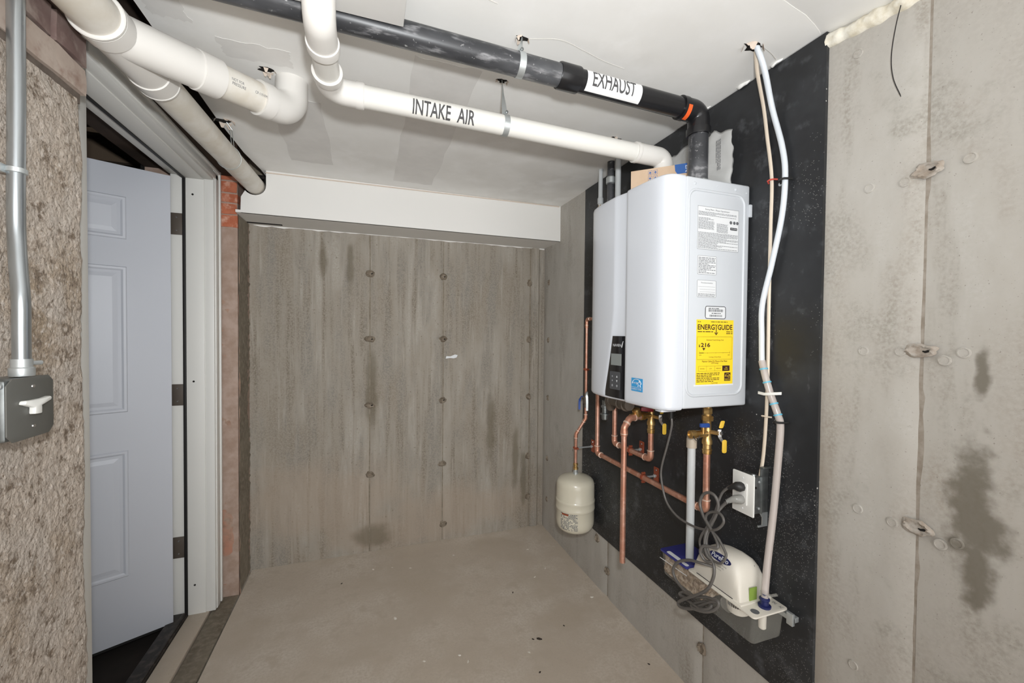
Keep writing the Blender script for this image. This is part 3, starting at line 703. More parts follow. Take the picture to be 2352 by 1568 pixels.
bm = B(); lettering(bm, 'AHRI CERTIFIED', side_o(1.078, 1.6802) - Y * .0006, X, Z, .0035, .024, 'C'); obj('badge_print', bm, 'print_white', o, smooth=False)
for nm, z0, z1, sd, nr in (('gas_label', 1.535, 1.592, 11, 10), ('conversion_label', 1.466, 1.518, 12, 7)):
    o = sticker(nm, .938, 1.012, z0, z1, 'label_white', .003)
    bm = B(); pts = [Vector((a, HY0 - .0007, b)) for a, b in rrect(.9385, 1.0115, z0 + .0005, z1 - .0005, .003, 4)]; pts.append(pts[0]); tube(bm, pts, .0004, 5, cap=False, up=(0, 1, 0))
    if nm == 'gas_label': fine_print(bm, side_o(.942, z0 + .003), X, Z, .066, .050, 11, seed=sd)
    else:
        lettering(bm, 'This unit was converted on', side_o(.975, z1 - .010), X, Z, .0042, .045, 'C')
        for k in range(3): quad(bm, side_o(.942, z1 - .020 - k * .008), X, Z, .006 if k else .0, .066, 0, .0005)
        fine_print(bm, side_o(.942, z0 + .002), X, Z, .066, .010, 3, seed=sd)
    obj('print', bm, 'print_grey', o, smooth=False)
o = sticker('barcode_label', .971, 1.052, 1.401, 1.440, 'label_white', .006)
bm = B(); pts = [Vector((a, HY0 - .0007, b)) for a, b in rrect(.9718, 1.0512, 1.4018, 1.4392, .006, 5)]; pts.append(pts[0]); tube(bm, pts, .0010, 6, cap=False, up=(0, 1, 0)); obj('border', bm, 'print_dark', o)
bm = B(); rg = random.Random(5)
for z, x0, x1, h in ((1.4225, .984, 1.040, .008), (1.4075, .988, 1.038, .006)):
    x = x0
    while x < x1:
        w_ = rg.choice((.0006, .0009, .0014)); quad(bm, side_o(0, z), X, Z, x, x + w_, 0, h); x += w_ + rg.choice((.0007, .001, .0016))
fine_print(bm, side_o(.984, 1.4305), X, Z, .056, .005, 1, seed=6); fine_print(bm, side_o(.996, 1.4155), X, Z, .036, .005, 1, seed=7)
obj('print', bm, 'print_dark', o, smooth=False)
# yellow energy label
o = sticker('energy_label', .939, 1.085, 1.199, 1.398, 'energy_yellow')
EL = lambda a, b: side_o(.939 + a * .146, 1.199 + b * .199)      # a, b as fractions of the label
bm = B()
lettering(bm, 'ENERG', EL(.03, .845), X, Z, .0165, .066, bold=.02); lettering(bm, 'GUIDE', EL(.565, .845), X, Z, .0165, .0585, bold=.02)
quad(bm, EL(.515, .79), X, Z, 0, .0028, 0, .018); 
lettering(bm, 'Y', EL(.488, .86), X, Z, .0140, .0105, bold=.02)
for sx in (-1, 1):
    prism(bm, [(0, -.0022), (sx * .0062, .0048), (sx * .0062, .0082), (0, .0020)] if sx > 0 else [(0, .0020), (-.0062, .0082), (-.0062, .0048), (0, -.0022)], EL(.5246, .772), X, Z, .0004)
lettering(bm, 'Estimated Yearly Energy Cost', EL(.50, .672), X, Z, .0055, .068, 'C')
lettering(bm, '$', EL(.06, .575), X, Z, .0085, .006, bold=.02); lettering(bm, '216', EL(.12, .578), X, Z, .0130, .036, bold=.025)
prism(bm, [(-.006, .008), (0, 0), (.006, .008)], EL(.20, .525), X, Z, .0003)
quad(bm, EL(.08, .488), X, Z, 0, .122, 0, .0007); quad(bm, EL(.08, .485), X, Z, 0, .017, 0, .0018)
for a in (.08, .30, .52, .72, .912): quad(bm, EL(a, .478), X, Z, 0, .0006, 0, .0035 if a not in (.08, .912) else .008)
lettering(bm, '$190', EL(.08, .445), X, Z, .0034); lettering(bm, '$260', EL(.91, .445), X, Z, .0034, None, 'R')
lettering(bm, 'Cost Range of Similar Models', EL(.50, .412), X, Z, .0042, .048, 'C')
lettering(bm, 'Maximum Gallons Per Minute of Hot Water', EL(.50, .345), X, Z, .0058, .100, 'C'); lettering(bm, '(GPM Rating)', EL(.50, .315), X, Z, .0052, .028, 'C')
frame_lines(bm, EL(0, 0), X, Z, .003, .141, .077, .147, .0006); frame_lines(bm, EL(0, 0), X, Z, .010, .104, .041, .057, .0005)
quad(bm, EL(0, 0), X, Z, .041, .0415, .041, .057); quad(bm, EL(0, 0), X, Z, .073, .0735, .041, .057)
for a, s in ((.025, 'VERY SMALL'), (.057, 'LOW'), (.088, 'MEDIUM')): lettering(bm, s, EL(0, 0) + X * a + Z * .0475, X, Z, .0028, None if s == 'LOW' else .018, 'C')
quad(bm, EL(0, 0), X, Z, .104, .133, .0405, .0575); quad(bm, EL(0, 0), X, Z, .112, .137, .0095, .0355)
fine_print(bm, EL(.02, .035), X, Z, .095, .030, 6, seed=21, fill=.95); fine_print(bm, EL(.03, .955), X, Z, .025, .005, 1, seed=22); fine_print(bm, EL(.38, .955), X, Z, .085, .005, 1, seed=23)
fine_print(bm, EL(.03, .80), X, Z, .060, .006, 1, seed=24); fine_print(bm, EL(.80, .775), X, Z, .025, .011, 2, seed=25)
lettering(bm, 'ftc.gov/energy', EL(.50, .010), X, Z, .0042, .026, 'C')
obj('print', bm, 'print_brown', o, smooth=False)
def energy_star(bm, ctr, u, v, w_, h):
    """arc over script and star, ENERGY STAR bar underneath"""
    ctr = Vector(ctr); n = u.cross(v).normalized() * .0008
    pts = [ctr + u * math.cos(a) * w_ * .42 + v * (math.sin(a) * h * .36 + h * .02) + n for a in [PI * k / 14 for k in range(15)]]
    tube(bm, pts, w_ * .018, 5, up=n)
    lettering(bm, 'energy', ctr - u * w_ * .44 - v * h * .02, u, v, h * .16, w_ * .56, lift=.0008)
    c2 = ctr + u * w_ * .24 + v * h * .04; st = []
    for k in range(10): a = PI / 2 + 2 * PI * k / 10; q = (w_ * .22 if k % 2 == 0 else w_ * .09); st.append(c2 + u * math.cos(a) * q + v * math.sin(a) * q + n)
    st.append(st[0]); tube(bm, st, w_ * .014, 5, up=n)
    quad(bm, ctr - n.normalized() * 0, u, v, -w_ * .5, w_ * .5, -h * .245, -h * .225, .0008)
    lettering(bm, 'ENERGY STAR', ctr - v * h * .44, u, v, h * .13, w_ * .9, 'C', lift=.0008)
bm = B(); lettering(bm, 'THIS', EL(0, 0) + X * .1185 + Z * .0500 - Y * .0005, X, Z, .003, None, 'C'); lettering(bm, 'MODEL', EL(0, 0) + X * .1185 + Z * .0445 - Y * .0005, X, Z, .0034, None, 'C')
energy_star(bm, EL(0, 0) + X * .1245 + Z * .0225 - Y * .0004, X, Z, .024, .025); obj('print_reversed', bm, 'energy_yellow', o, smooth=False)
bm = B(); prism(bm, [(.932, 1.1945), (1.088, 1.1945), (1.088, 1.2), (.932, 1.2)], (0, HY0 - .00005, 0), X, Z, .0003); obj('label_backing', bm, 'label_white', o, smooth=False)
# blue sticker on the front cover
FU, FV = -Y, Z
bm = B(); prism(bm, [(-1.130, 1.169), (-1.077, 1.169), (-1.077, 1.211), (-1.130, 1.211)], (.8112, 0, 0), FU, FV, .0006); 
for v in bm.verts: v.co.x += (1.13 - v.co.y) / .053 * .0036 - .0010
o = obj('energy_sticker', bm, 'energy_blue', wh, smooth=False)
bm = B(); u_ = Vector((.0036, -.053, 0)).normalized(); energy_star(bm, (.8112, 1.1035, 1.192), u_, Z, .050, .042); obj('print', bm, 'print_white', o, smooth=False)
# control panel in the channel
bm = B(); cps = []
for k in range(15):
    z = 1.131 + (1.345 - 1.131) * k / 14; L = yl(z); row = []
    for a, dx in ((0, .0040), (.06, .0005), (.3, -.0022), (.6, -.0030), (.9, -.0012), (.985, .0006), (1.0, .004)):
        base = .8172 + (.8075 - .8172) * a
        row.append(bm.verts.new((base + dx, yr + .002 + (L - .001 - yr - .002) * a, z)))
    cps.append(row)
for A, C in zip(cps[:-1], cps[1:]):
    for k in range(len(A) - 1): bm.faces.new((A[k], C[k], C[k + 1], A[k + 1]))
cp = obj('control_panel', bm, 'panel_black', wh, angle=50)
def cpo(y, z, lift=.001):  # point on the panel's gently turned face
    a = (y - yr) / (yl(z) - yr); return Vector((.8172 + (.8075 - .8172) * a - .0030 - lift, y, z))
ud = (cpo(1.18, 1.25) - cpo(1.24, 1.25)).normalized()
bm = B(); lettering(bm, 'NAVIEN', cpo(1.212, 1.309), ud, Z, .009, .042, 'C'); prism(bm, [(0, 0), (.003, 0), (.010, .022), (.008, .022), (.001, .006)], cpo(1.190, 1.306), ud, Z, .0004); obj('logo', bm, 'print_white', cp, smooth=False)
bm = B(); prism(bm, [(0, 0), (.054, 0), (.054, .040), (0, .040)], cpo(1.243, 1.244), ud, Z, .001); obj('display', bm, 'lcd', cp, smooth=False)
bm = B(); prism(bm, rrect(0, .056, 0, .062, .004), cpo(1.250, 1.160, .0012), ud, Z, .0008); kp = obj('keypad', bm, 'key_grey', cp, smooth=False)
for i, (a, b, s) in enumerate(((.014, .045, 0), (.038, .045, 1), (.014, .030, 0), (.038, .030, -1), (.014, .013, 2), (.038, .013, 2))):
    bm = B(); c_ = cpo(1.250, 1.160, .0022) + ud * a + Z * b
    if s in (1, -1): prism(bm, [(-.0028, -.003 * s), (.0028, -.003 * s), (0, .004 * s)], c_, ud, Z, .0004)
    else: lathe(bm, [(.0045 if s == 2 else .003, 0), (.003 if s == 2 else .002, .0006), (0, .0006)], c_, -X, 12)
    obj('button', bm, 'print_white' if s in (1, -1) else 'groove_grey', kp, smooth=False)
# ------------------------------------------------------------------ exhaust flue (black)
PR = .0302
ex_ = thing('exhaust_pipe', (.5, 1.06, 2.07), 'black exhaust pipe under the ceiling, with a white EXHAUST label', 'pipe')
e0, e1 = Vector((-.60, 1.06, 2.1023)), Vector((.975, 1.06, 2.064))
ea = (e1 - e0).normalized()
def ep(x): return e0 + ea * ((x - e0.x) / ea.x)
bm = B(); tube(bm, [ep(-.60), ep(.53)], PR, 32); run = obj('pipe_run', bm, 'abs_black', ex_)
bm = B(); tube(bm, [ep(.53), ep(.955)], PR, 32); run2 = obj('pipe_run', bm, 'abs_clean', ex_)
bm = B(); lathe(bm, [(PR, 0), (.0338, .0), (.0348, .003), (.0348, .060), (.0338, .063), (PR, .063)], ep(.502), ea, 32); obj('coupling', bm, 'abs_clean', ex_)
RX, RY = 1.0, 1.06
bend = fillet([ep(.935), Vector((RX, RY, 2.063)), Vector((RX, RY, 2.0))], .042, 12)
bm = B(); tube(bm, bend, .0335, 32); el = obj('elbow', bm, 'abs_clean', ex_)
bm = B(); lathe(bm, [(.0335, 0), (.0365, .0), (.0372, .003), (.0372, .022), (.0335, .024)], (RX, RY, 1.988), (0, 0, 1), 32)
lathe(bm, [(.0335, 0), (.0352, .0), (.0352, .020), (.0335, .020)], ep(.922), ea, 32); pieces('elbow_hub', bm, 'abs_clean', el)
bm = B(); tube(bm, [(RX, RY, 1.83), (RX, RY, 2.0)], PR, 32); obj('riser', bm, 'abs_black', ex_)
bm = B(); lathe(bm, [(.0310, 0), (.0365, 0), (.0375, .002), (.0375, .009), (.036, .012), (.0310, .012)], (RX, RY, 1.8275), (0, 0, 1), 32); tube(bm, [(RX - .02, RY - .045, 1.834), (RX + .012, RY - .040, 1.834)], .004, 10); obj('hose_clamp', bm, 'galv', ex_)
# orange strip on the elbow hub
bm = B(); A = ep(.937); pts = []
g = Vector((0, 0, 1)); f = Vector((0, -1, 0))
for k in range(11):
    a = -1.5 + 1.35 * k / 10; pts.append(A + (f * math.cos(a) + g * math.sin(a)) * .0360)
ribbon(bm, pts, ea, .014, .0006); obj('orange_mark', bm, 'orange_tape', el)
# EXHAUST sticker
bm = B(); lo, hi = -.98, 1.05; f0 = Vector((0, -1, -.32)).normalized(); g0 = f0.cross(ea); g0 = g0 if g0.z > 0 else -g0
c0, c1 = ep(.580), ep(.762)
vs = []
for k in range(19):
    a = lo + (hi - lo) * k / 18; d = (f0 * math.cos(a) + g0 * math.sin(a)) * (PR + .0005); vs.append((bm.verts.new(c0 + d), bm.verts.new(c1 + d)))
for a, b in zip(vs[:-1], vs[1:]): bm.faces.new((a[0], a[1], b[1], b[0]))
st = obj('label', bm, 'sticker', ex_)
bm = B(); wrapped(bm, 'EXHAUST', ep(.669), ea, f0 * math.cos(.26) + g0 * math.sin(.26), PR + .0011, .042, .142, bold=.012); obj('lettering', bm, 'print_pipe', st, smooth=False)
# ------------------------------------------------------------------ intake (white)
it = thing('intake_pipe', (.4, 1.25, 2.01), 'white intake pipe lettered INTAKE AIR running to the water heater', 'pipe')
i0, i1 = Vector((-.10, 1.25, 2.018)), Vector((.985, 1.25, 1.998)); ia = (i1 - i0).normalized()
def ip(x): return i0 + ia * ((x - i0.x) / ia.x)
bm = B(); tube(bm, [ip(-.03), ip(.93)], PR, 32); run = obj('pipe_run', bm, 'pvc_white', it)
bm = B(); tube(bm, fillet([ip(.90), Vector((1.02, 1.25, 1.997)), Vector((1.02, 1.25, 1.94))], .045, 12), .0335, 32); el = obj('elbow', bm, 'pvc_fitting', it)
bm = B(); lathe(bm, [(PR, 0), (.0348, 0), (.0352, .002), (.0352, .012), (.0335, .014)], ip(.893), ia, 32); obj('elbow_hub', bm, 'pvc_fitting', el)
bm = B(); tube(bm, [(1.02, 1.25, 1.828), (1.02, 1.25, 1.95)], PR, 32); obj('riser', bm, 'pvc_white', it)
bm = B(); tube(bm, fillet([ip(-.01), i0, i0 + Vector((0, -.085, 0))], .05, 12), .0335, 32); el = obj('elbow', bm, 'pvc_fitting', it)
bm = B(); lathe(bm, [(PR, 0), (.0352, 0), (.0352, .019), (.0335, .021)], ip(-.03) - ia * .002, ia, 32)
lathe(bm, [(.0335, 0), (.0365, 0), (.0372, .003), (.0372, .024), (PR, .024)], i0 + Vector((0, -.062, 0)), (0, -1, 0), 32); pieces('elbow_hub', bm, 'pvc_fitting', el)
bm = B(); tube(bm, [i0 + Vector((0, -.07, 0)), i0 + Vector((0, -.215, 0))], PR, 32); obj('short_length', bm, 'pvc_white', it)
bm = B(); tube(bm, fillet([i0 + Vector((0, -.185, 0)), i0 + Vector((0, -.275, .002)), i0 + Vector((0, -.275, .062))], .045, 12), .0335, 32); el = obj('elbow', bm, 'pvc_fitting', it)
bm = B(); lathe(bm, [(PR, 0), (.0372, 0), (.0372, .022), (.0365, .025), (.0335, .025)], i0 + Vector((0, -.175, 0)), (0, -1, 0), 32); obj('elbow_hub', bm, 'pvc_fitting', el)
bm = B(); f1 = Vector((0, -1, -.42)).normalized()
wrapped(bm, 'INTAKE', ip(.176), ia, f1, PR + .0006, .043, .110, bold=.016); obj('lettering', bm, 'print_pipe', run, smooth=False); bm = B(); wrapped(bm, 'AIR', ip(.278), ia, f1, PR + .0006, .043, .054, bold=.016); obj('lettering', bm, 'print_pipe', run, smooth=False)
# ------------------------------------------------------------------ drain stack (old white, left)
dp = thing('drain_pipe', (-.54, 1.8, 2.05), 'wide off-white drain pipe with wye and branch at upper left', 'pipe')
DR = .0445
d0, d1 = Vector((-.545, .55, 1.985)), Vector((-.54, 2.60, 2.096)); da = (d1 - d0).normalized()
def dpnt(y): return d0 + da * ((y - d0.y) / da.y)
bm = B(); tube(bm, [dpnt(.55), dpnt(1.20)], DR, 36); obj('pipe_run', bm, 'pvc_old', dp)
bm = B(); tube(bm, [dpnt(1.36), dpnt(2.60)], DR * .98, 36); obj('pipe_run', bm, 'pvc_old', dp)
wy = B(); tube(wy, [dpnt(1.13), dpnt(1.17), dpnt(1.171), dpnt(1.339), dpnt(1.34), dpnt(1.395)], [.0515, .0515, .048, .047, .0505, .0505], 36)
b0 = dpnt(1.18); b1 = Vector((-.235, 1.515, 2.062)); ba = (b1 - b0).normalized()
tube(wy, [b0, b0 + ba * .17, b0 + ba * .171, b0 + ba * .225], [.047, .047, .0505, .0505], 36)
wyo = obj('wye_fitting', wy, 'pvc_fitting', dp)
bm = B()
for y, s in ((1.128, -1), (1.397, 1)): lathe(bm, [(DR, 0), (.0515, 0), (.0520, .002 * s), (.0520, .006 * s), (.0500, .008 * s)], dpnt(y), -da * s if s > 0 else da, 36)
pieces('hub_rim', bm, 'pvc_fitting', wyo)
bm = B(); tube(bm, [b0 + ba * .2, b0 + ba * .36], DR * .97, 36); br = obj('branch_run', bm, 'pvc_old', dp)
bq = b0 + ba * .345
bm = B(); tube(bm, fillet([bq, b1 + ba * .0, Vector((b1.x, b1.y, ZC + .03))], .058, 14), .0475, 36); el = obj('elbow', bm, 'pvc_fitting', dp)
bm = B(); lathe(bm, [(DR * .97, 0), (.0500, 0), (.0508, .003), (.0508, .036), (.0475, .038)], bq - ba * .005, ba, 36); obj('elbow_hub', bm, 'pvc_fitting', el)
bm = B(); sd = ba.cross(Z).normalized()      # printed marks on the branch
f2 = (sd * 1.0 - Z * .5)
wrapped(bm, 'NOT FOR', b0 + ba * .255, ba, f2 + Z * .45, DR * .97 + .0005, .0075, .034); obj('lettering', bm, 'print_grey', br, smooth=False); bm = B(); wrapped(bm, 'PRESSURE', b0 + ba * .258, ba, f2 + Z * .20, DR * .97 + .0005, .0075, .038); obj('lettering', bm, 'print_grey', br, smooth=False); bm = B()
wrapped(bm, 'CP-119-FM', b0 + ba * .322, ba, f2 + Z * .30, DR * .97 + .0005, .0075, .036); obj('lettering', bm, 'print_grey', br, smooth=False)
# wire loop holding the drain
wl_ = thing('pipe_hanger', (-.53, 1.90, 2.163), 'thin wire loop hanging the old drain pipe from the ceiling', 'hanger')
bm = B(); c_ = dpnt(1.99); lp = [c_ + (X * math.cos(a) + (Z - da * .3) * math.sin(a)) * (DR + .0012) for a in [2 * PI * k / 32 for k in range(33)]]; tube(bm, lp, .0014, 8, cap=False); obj('wire_loop', bm, 'galv', wl_)
bm = B(); tube(bm, [c_ + Vector((.012, 0, DR)), (-.515, 1.91, 2.15), (-.52, 1.885, 2.168)], .0016, 8); tube(bm, [c_ + Vector((.02, 0, DR - .004)), (-.505, 1.905, 2.14), (-.525, 1.89, 2.168)], .0014, 8); pieces('wire_tail', bm, 'galv', wl_)
# strap hangers
def strap_hanger(label, c, ax, r, top):
    t = thing('strap_hanger', top, label, 'hanger', 'metal strap hangers on the vent pipes')
    c, top = Vector(c), Vector(top); ax = Vector(ax).normalized(); f = Vector((0, -1, 0)); g = Vector((0, 0, 1)); bm = B()
    pts = [c + (f * math.cos(a) + g * math.sin(a)) * (r + .0012) for a in [PI * .5 + 2 * PI * k / 40 for k in range(41)]]
    ribbon(bm, pts, ax, .018, .0012); obj('strap_loop', bm, 'galv', t)
    bm = B(); q = c + g * (r + .001); P = [q, q + (top - q) * .3, q + (top - q) * .6, top]
    n = len(P); rs = []
    for i, p in enumerate(P):       # twisted tail up into the ceiling
        a = 1.2 * i / (n - 1); wv = (ax * math.cos(a) + Y * math.sin(a)) * (.009 if i < 2 else .006); tv = (ax * -math.sin(a) + Y * math.cos(a)) * .0007
        rs.append([bm.verts.new(p + s) for s in (wv + tv, wv - tv, -wv - tv, -wv + tv)])
    for A, C in zip(rs[:-1], rs[1:]):
        for k in range(4): bm.faces.new((A[k], A[(k + 1) % 4], C[(k + 1) % 4], C[k]))
    bm.faces.new(rs[0][::-1]); bm.faces.new(rs[-1]); obj('strap_tail', bm, 'galv', t)
    bm = B(); lathe(bm, [(.003, -.004), (.005, -.003), (.005, .003), (.003, .004)], q + Vector((.006, 0, .012)), (0, 1, 0), 6); obj('bolt', bm, 'galv_dark', t)
strap_hanger('grey metal strap hanger looped round the black exhaust pipe', ep(.387), ea, PR, (.400, 1.075, ZC + .004))
strap_hanger('grey metal strap hanger looped round the white intake pipe', ip(.408), ia, PR, (.405, 1.275, ZC + .004))
# ------------------------------------------------------------------ conduit and switch on the left wall
cd = thing('conduit', (XL + .02, .98, 1.28), 'shiny galvanised conduit running down the rough left wall', 'conduit')
bm = B(); tube(bm, smooth_path([(XL + .026, .998, 2.16), (XL + .026, .996, 1.80), (XL + .026, .992, 1.60), (XL + .027, .990, 1.52), (XL + .036, .978, 1.46), (XL + .046, .966, 1.40), (XL + .047, .964, 1.34), (XL + .047, .964, 1.285)], 8), .0117, 24); obj('tube', bm, 'emt', cd)
bm = B(); lathe(bm, [(.0117, 0), (.0155, 0), (.016, .003), (.016, .014), (.0135, .016), (.0135, .030), (.0117, .030)], (XL + .047, .964, 1.268), (0, 0, 1), 24); cn = obj('connector', bm, 'galv', cd)
bm = B(); tube(bm, [(XL + .052, .974, 1.290), (XL + .058, .990, 1.290)], .004, 10); obj('set_screw', bm, 'galv', cn)
bm = B(); lathe(bm, [(.0117, 0), (.0142, .001), (.0142, .009), (.0117, .010)], (XL + .026, .993, 1.628), (0, 0, 1), 24); box(bm, XL + .002, XL + .016, .975, .987, 1.626, 1.640); obj('strap', bm, 'galv', cd)
sb = thing('switch_box', (XL + .03, .958, 1.20), 'dark metal switch box with a white wing toggle on the left wall', 'switch')
bm = B(); box(bm, XL + .004, XL + .060, .906, 1.008, 1.162, 1.266); obj('box', bm, 'galv_dark', sb, bevel=.006)
bm = B(); prism(bm, [(.918, 1.160), (1.000, 1.160), (1.012, 1.172), (1.012, 1.256), (1.000, 1.267), (.918, 1.267), (.905, 1.256), (.905, 1.172)], (XL + .060, 0, 0), Y, Z, .0025); pl = obj('cover_plate', bm, 'box_cover', sb, bevel=.001)
for z in (1.250, 1.180):
    bm = B(); lathe(bm, [(.0035, 0), (.003, .0016), (0, .002)], (XL + .0625, .962, z), X, 12); obj('screw', bm, 'chrome', pl)
bm = B(); prism(bm, [(-.009, -.016), (.007, -.017), (.007, -.003), (.030, .004), (.031, .009), (.027, .011), (.012, .009), (-.012, .009), (-.029, .010), (-.032, .004), (-.009, -.004)], (XL + .0625, .960, 1.218), Y, Z, .010); obj('toggle', bm, 'toggle_white', pl, bevel=.002)
bm = B(); lathe(bm, [(.006, 0), (.0055, .003), (.002, .0035), (.002, .001), (0, .001)], (XL + .052, .906, 1.256), (0, -1, 0), 14); obj('box_ear', bm, 'galv', sb)
# ------------------------------------------------------------------ things on top of the heater
ct = thing('carton', (.975, 1.225, 1.83), 'flat tan cardboard carton lying on top of the water heater', 'box')
cdv = Vector((1.047 - .90, 1.143 - 1.283, 0)).normalized(); cnv = Vector((.69, .73, 0)); c0 = Vector((.903, 1.281, 1.829))
MC = Matrix((( cdv.x, -cdv.y * -1 * 0 + cnv.x, 0, c0.x), (cdv.y, cnv.y, 0, c0.y), (0, 0, 1, c0.z), (0, 0, 0, 1)))
bm = B(); box(bm, 0, .205, 0, .022, 0, .115, MC); bx_ = obj('carton_body', bm, 'carton', ct, bevel=.001)
bm = B(); box(bm, -.0008, .003, .001, .020, .004, .085, MC); obj('open_edge', bm, 'dark_gap', bx_)
bm = B(); prism(bm, [(.148, .115), (.150, .094), (.157, .082), (.189, .082), (.189, .1152), (.148, .1152)], MC @ Vector((0, -.0003, 0)), cdv, Z, .0003); cbp = obj('blue_panel', bm, 'carton_blue', bx_, smooth=False)
bm = B(); lettering(bm, 'EN', MC @ Vector((.183, -.0008, .108)), -Z, cdv, .010, .022, 'L', bold=.01); obj('lettering', bm, 'print_white', cbp, smooth=False)
bm = B()
for a, b in ((.060, .092), (.078, .092), (.060, .072), (.078, .072)):
    o_ = MC @ Vector((a, -.0004, b)); frame_lines(bm, o_, cdv, Z, 0, .0135, 0, .0155, .0008)
    prism(bm, [(.006, .002), (.008, .002), (.008, .006), (.0115, .006), (.0068, .0125), (.002, .006), (.006, .006)], o_, cdv, Z, .0003)
    obj('handling_mark', bm, 'carton_blue', bx_, smooth=False); bm = B()
# clear bag leaning on the panel behind the flue
bm = B()
def bag_fn(p, s, t):
    w_ = .006 + .020 * math.sin(PI * s) ** .6 * math.sin(PI * min(1, t * 1.25)) ** .7
    return p - X * (w_ + noise.noise(p * 19) * .007 + noise.noise(p * 48) * .003)
def bag_sheet(bm, front):
    N, M_ = 44, 24; gr = []
    for i in range(N + 1):
        row = []
        for j in range(M_ + 1):
            s, t = i / N, j / M_
            y = 1.045 + .42 * s; top = 2.028 + .044 * math.sin(PI * s * 1.1) - .020 * s + .012 * noise.noise(Vector((s * 14, 2, 5))); z = 1.829 + (top - 1.829) * t
            y += (.004 * math.sin(t * 9) + noise.noise(Vector((3, t * 8, 1))) * .006) * (1 - s)
            bulge = (.020 * math.sin(PI * s) ** .6 + .004) * math.sin(PI * min(1, .15 + t * .85)) ** .8
            q = Vector((0, y, z)); k = math.sin(PI * s) * math.sin(PI * t) if 0 < s < 1 else 0
            x = 1.128 - (bulge if front else -.1 * bulge) - (noise.noise(q * 20) * .010 + noise.noise(q * 55) * .004) * (k ** .3 if k > 0 else 0)
            row.append(bm.verts.new((min(x, 1.143), y, z)))
        gr.append(row)
    for i in range(N):
        for j in range(M_): bm.faces.new((gr[i][j], gr[i + 1][j], gr[i + 1][j + 1], gr[i][j + 1]))
bag_sheet(bm, True); bag_sheet(bm, False)
bg = tag(obj('plastic_bag', bm, 'bag_plastic', origin=(1.128, 1.25, 1.829), angle=180), 'crumpled clear plastic bag leaning behind the exhaust riser on the heater', 'bag')
bm = B(); fine_print(bm, (1.098, 1.085, 2.0), -Z, -Y, .10, .022, 4, .4, 31); obj('print', bm, 'print_grey', bg, smooth=False)
# ------------------------------------------------------------------ pipes rising behind the heater's far top corner
for nm, m, lab, x, y, z0, r, fit in (('water_stub', 'pvc_grey', 'slim pale grey pipe with brass nut, leftmost behind the heater', 1.083, 1.785, 1.957, .0108, True), ('gas_stub', 'abs_black', 'slim black pipe between two grey ones behind the heater', 1.08, 1.690, 1.09, .0165, False), ('air_stub', 'pvc_grey', 'slim pale grey pipe nearest the heater, beside the black one', 1.09, 1.645, 1.935, .0130, False)):
    t = thing(nm, (x, y, z0), lab, 'pipe')
    bm = B(); tube(bm, [(x, y, z0), (x, y, ZC + .01)], r, 18); obj('tube', bm, m, t)
    bm = B(); zc_ = 1.992 if fit else (2.06 if m == 'abs_black' else 1.945)
    lathe(bm, [(r, 0), (r * 1.35, .002), (r * 1.35, .028), (r, .034)], (x, y, zc_), (0, 0, 1), 18); obj('coupling', bm, 'galv' if m == 'abs_black' else 'pvc_grey', t)
    if fit:
        bm = B(); lathe(bm, [(r * 1.5, 0), (r * 1.5, .018), (r * 1.1, .022), (r * 1.1, .03)], (x, y, 1.958), (0, 0, 1), 6); obj('brass_nut', bm, 'brass', t, angle=20)
# ------------------------------------------------------------------ cream cable and condensate tube down the panel
cb_ = thing('cable', (1.14, .92, .93), 'cream flat electric cable running down the black panel', 'cable')
bm = B(); tube(bm, smooth_path([(1.03, .885, 2.18), (1.07, .91, 2.12), (1.128, .935, 2.04), (1.139, .930, 1.95), (1.141, .914, 1.821), (1.141, .914, 1.678), (1.141, .915, 1.444), (1.141, .914, 1.18), (1.138, .919, 1.0), (1.125, .922, .905)], 8), .0062, 14, flat=.6, up=(1, 0, 0)); obj('sheath', bm, 'cable_cream', cb_)
for y, z, m in ((.914, 1.815, 'clip_red'), (.917, 1.105, 'cable_cream')):
    bm = B(); tube(bm, [(1.147, y - .014, z), (1.136, y - .009, z + .001), (1.134, y, z + .002), (1.136, y + .009, z + .001), (1.147, y + .014, z - .003)], .0024, 8); obj('clip', bm, m, cb_)
tbp = smooth_path([(1.02, .880, 2.18), (1.06, .880, 2.11), (1.122, .902, 2.02), (1.130, .875, 1.90), (1.132, .865, 1.815), (1.132, .872, 1.70), (1.130, .900, 1.56), (1.128, .926, 1.444), (1.128, .926, 1.35), (1.126, .922, 1.272)], 8)
dt = thing('drain_tube', (1.13, .90, .60), 'clear flexible drain tube from the ceiling to the condensate pump', 'tube')
bm = B(); tube(bm, tbp, .0078, 18); obj('upper_tube', bm, 'tube_milk', dt)
tb2 = smooth_path([(1.126, .922, 1.275), (1.126, .908, 1.225), (1.128, .890, 1.17), (1.130, .870, 1.12), (1.132, .863, 1.085), (1.132, .868, .983), (1.128, .876, .83), (1.105, .872, .70), (1.084, .862, .625), (1.080, .860, .598)], 8)
bm = B(); tube(bm, tb2, .0098, 20); obj('lower_tube', bm, 'tube_clear', dt)
for i in (4, 10, 19, 24):
    bm = B(); p, q = tb2[i], tb2[i + 1]; lathe(bm, [(.0098, -.002), (.0116, -.002), (.0116, .002), (.0098, .002)], p, (q - p), 20); obj('blue_tie', bm, 'tie_blue', dt)
bm = B(); ribbon(bm, [(1.118, .925, 1.178), (1.114, .902, 1.177), (1.116, .884, 1.180), (1.13, .86, 1.184)], Z, .008, .003); obj('white_tie', bm, 'toggle_white', dt)
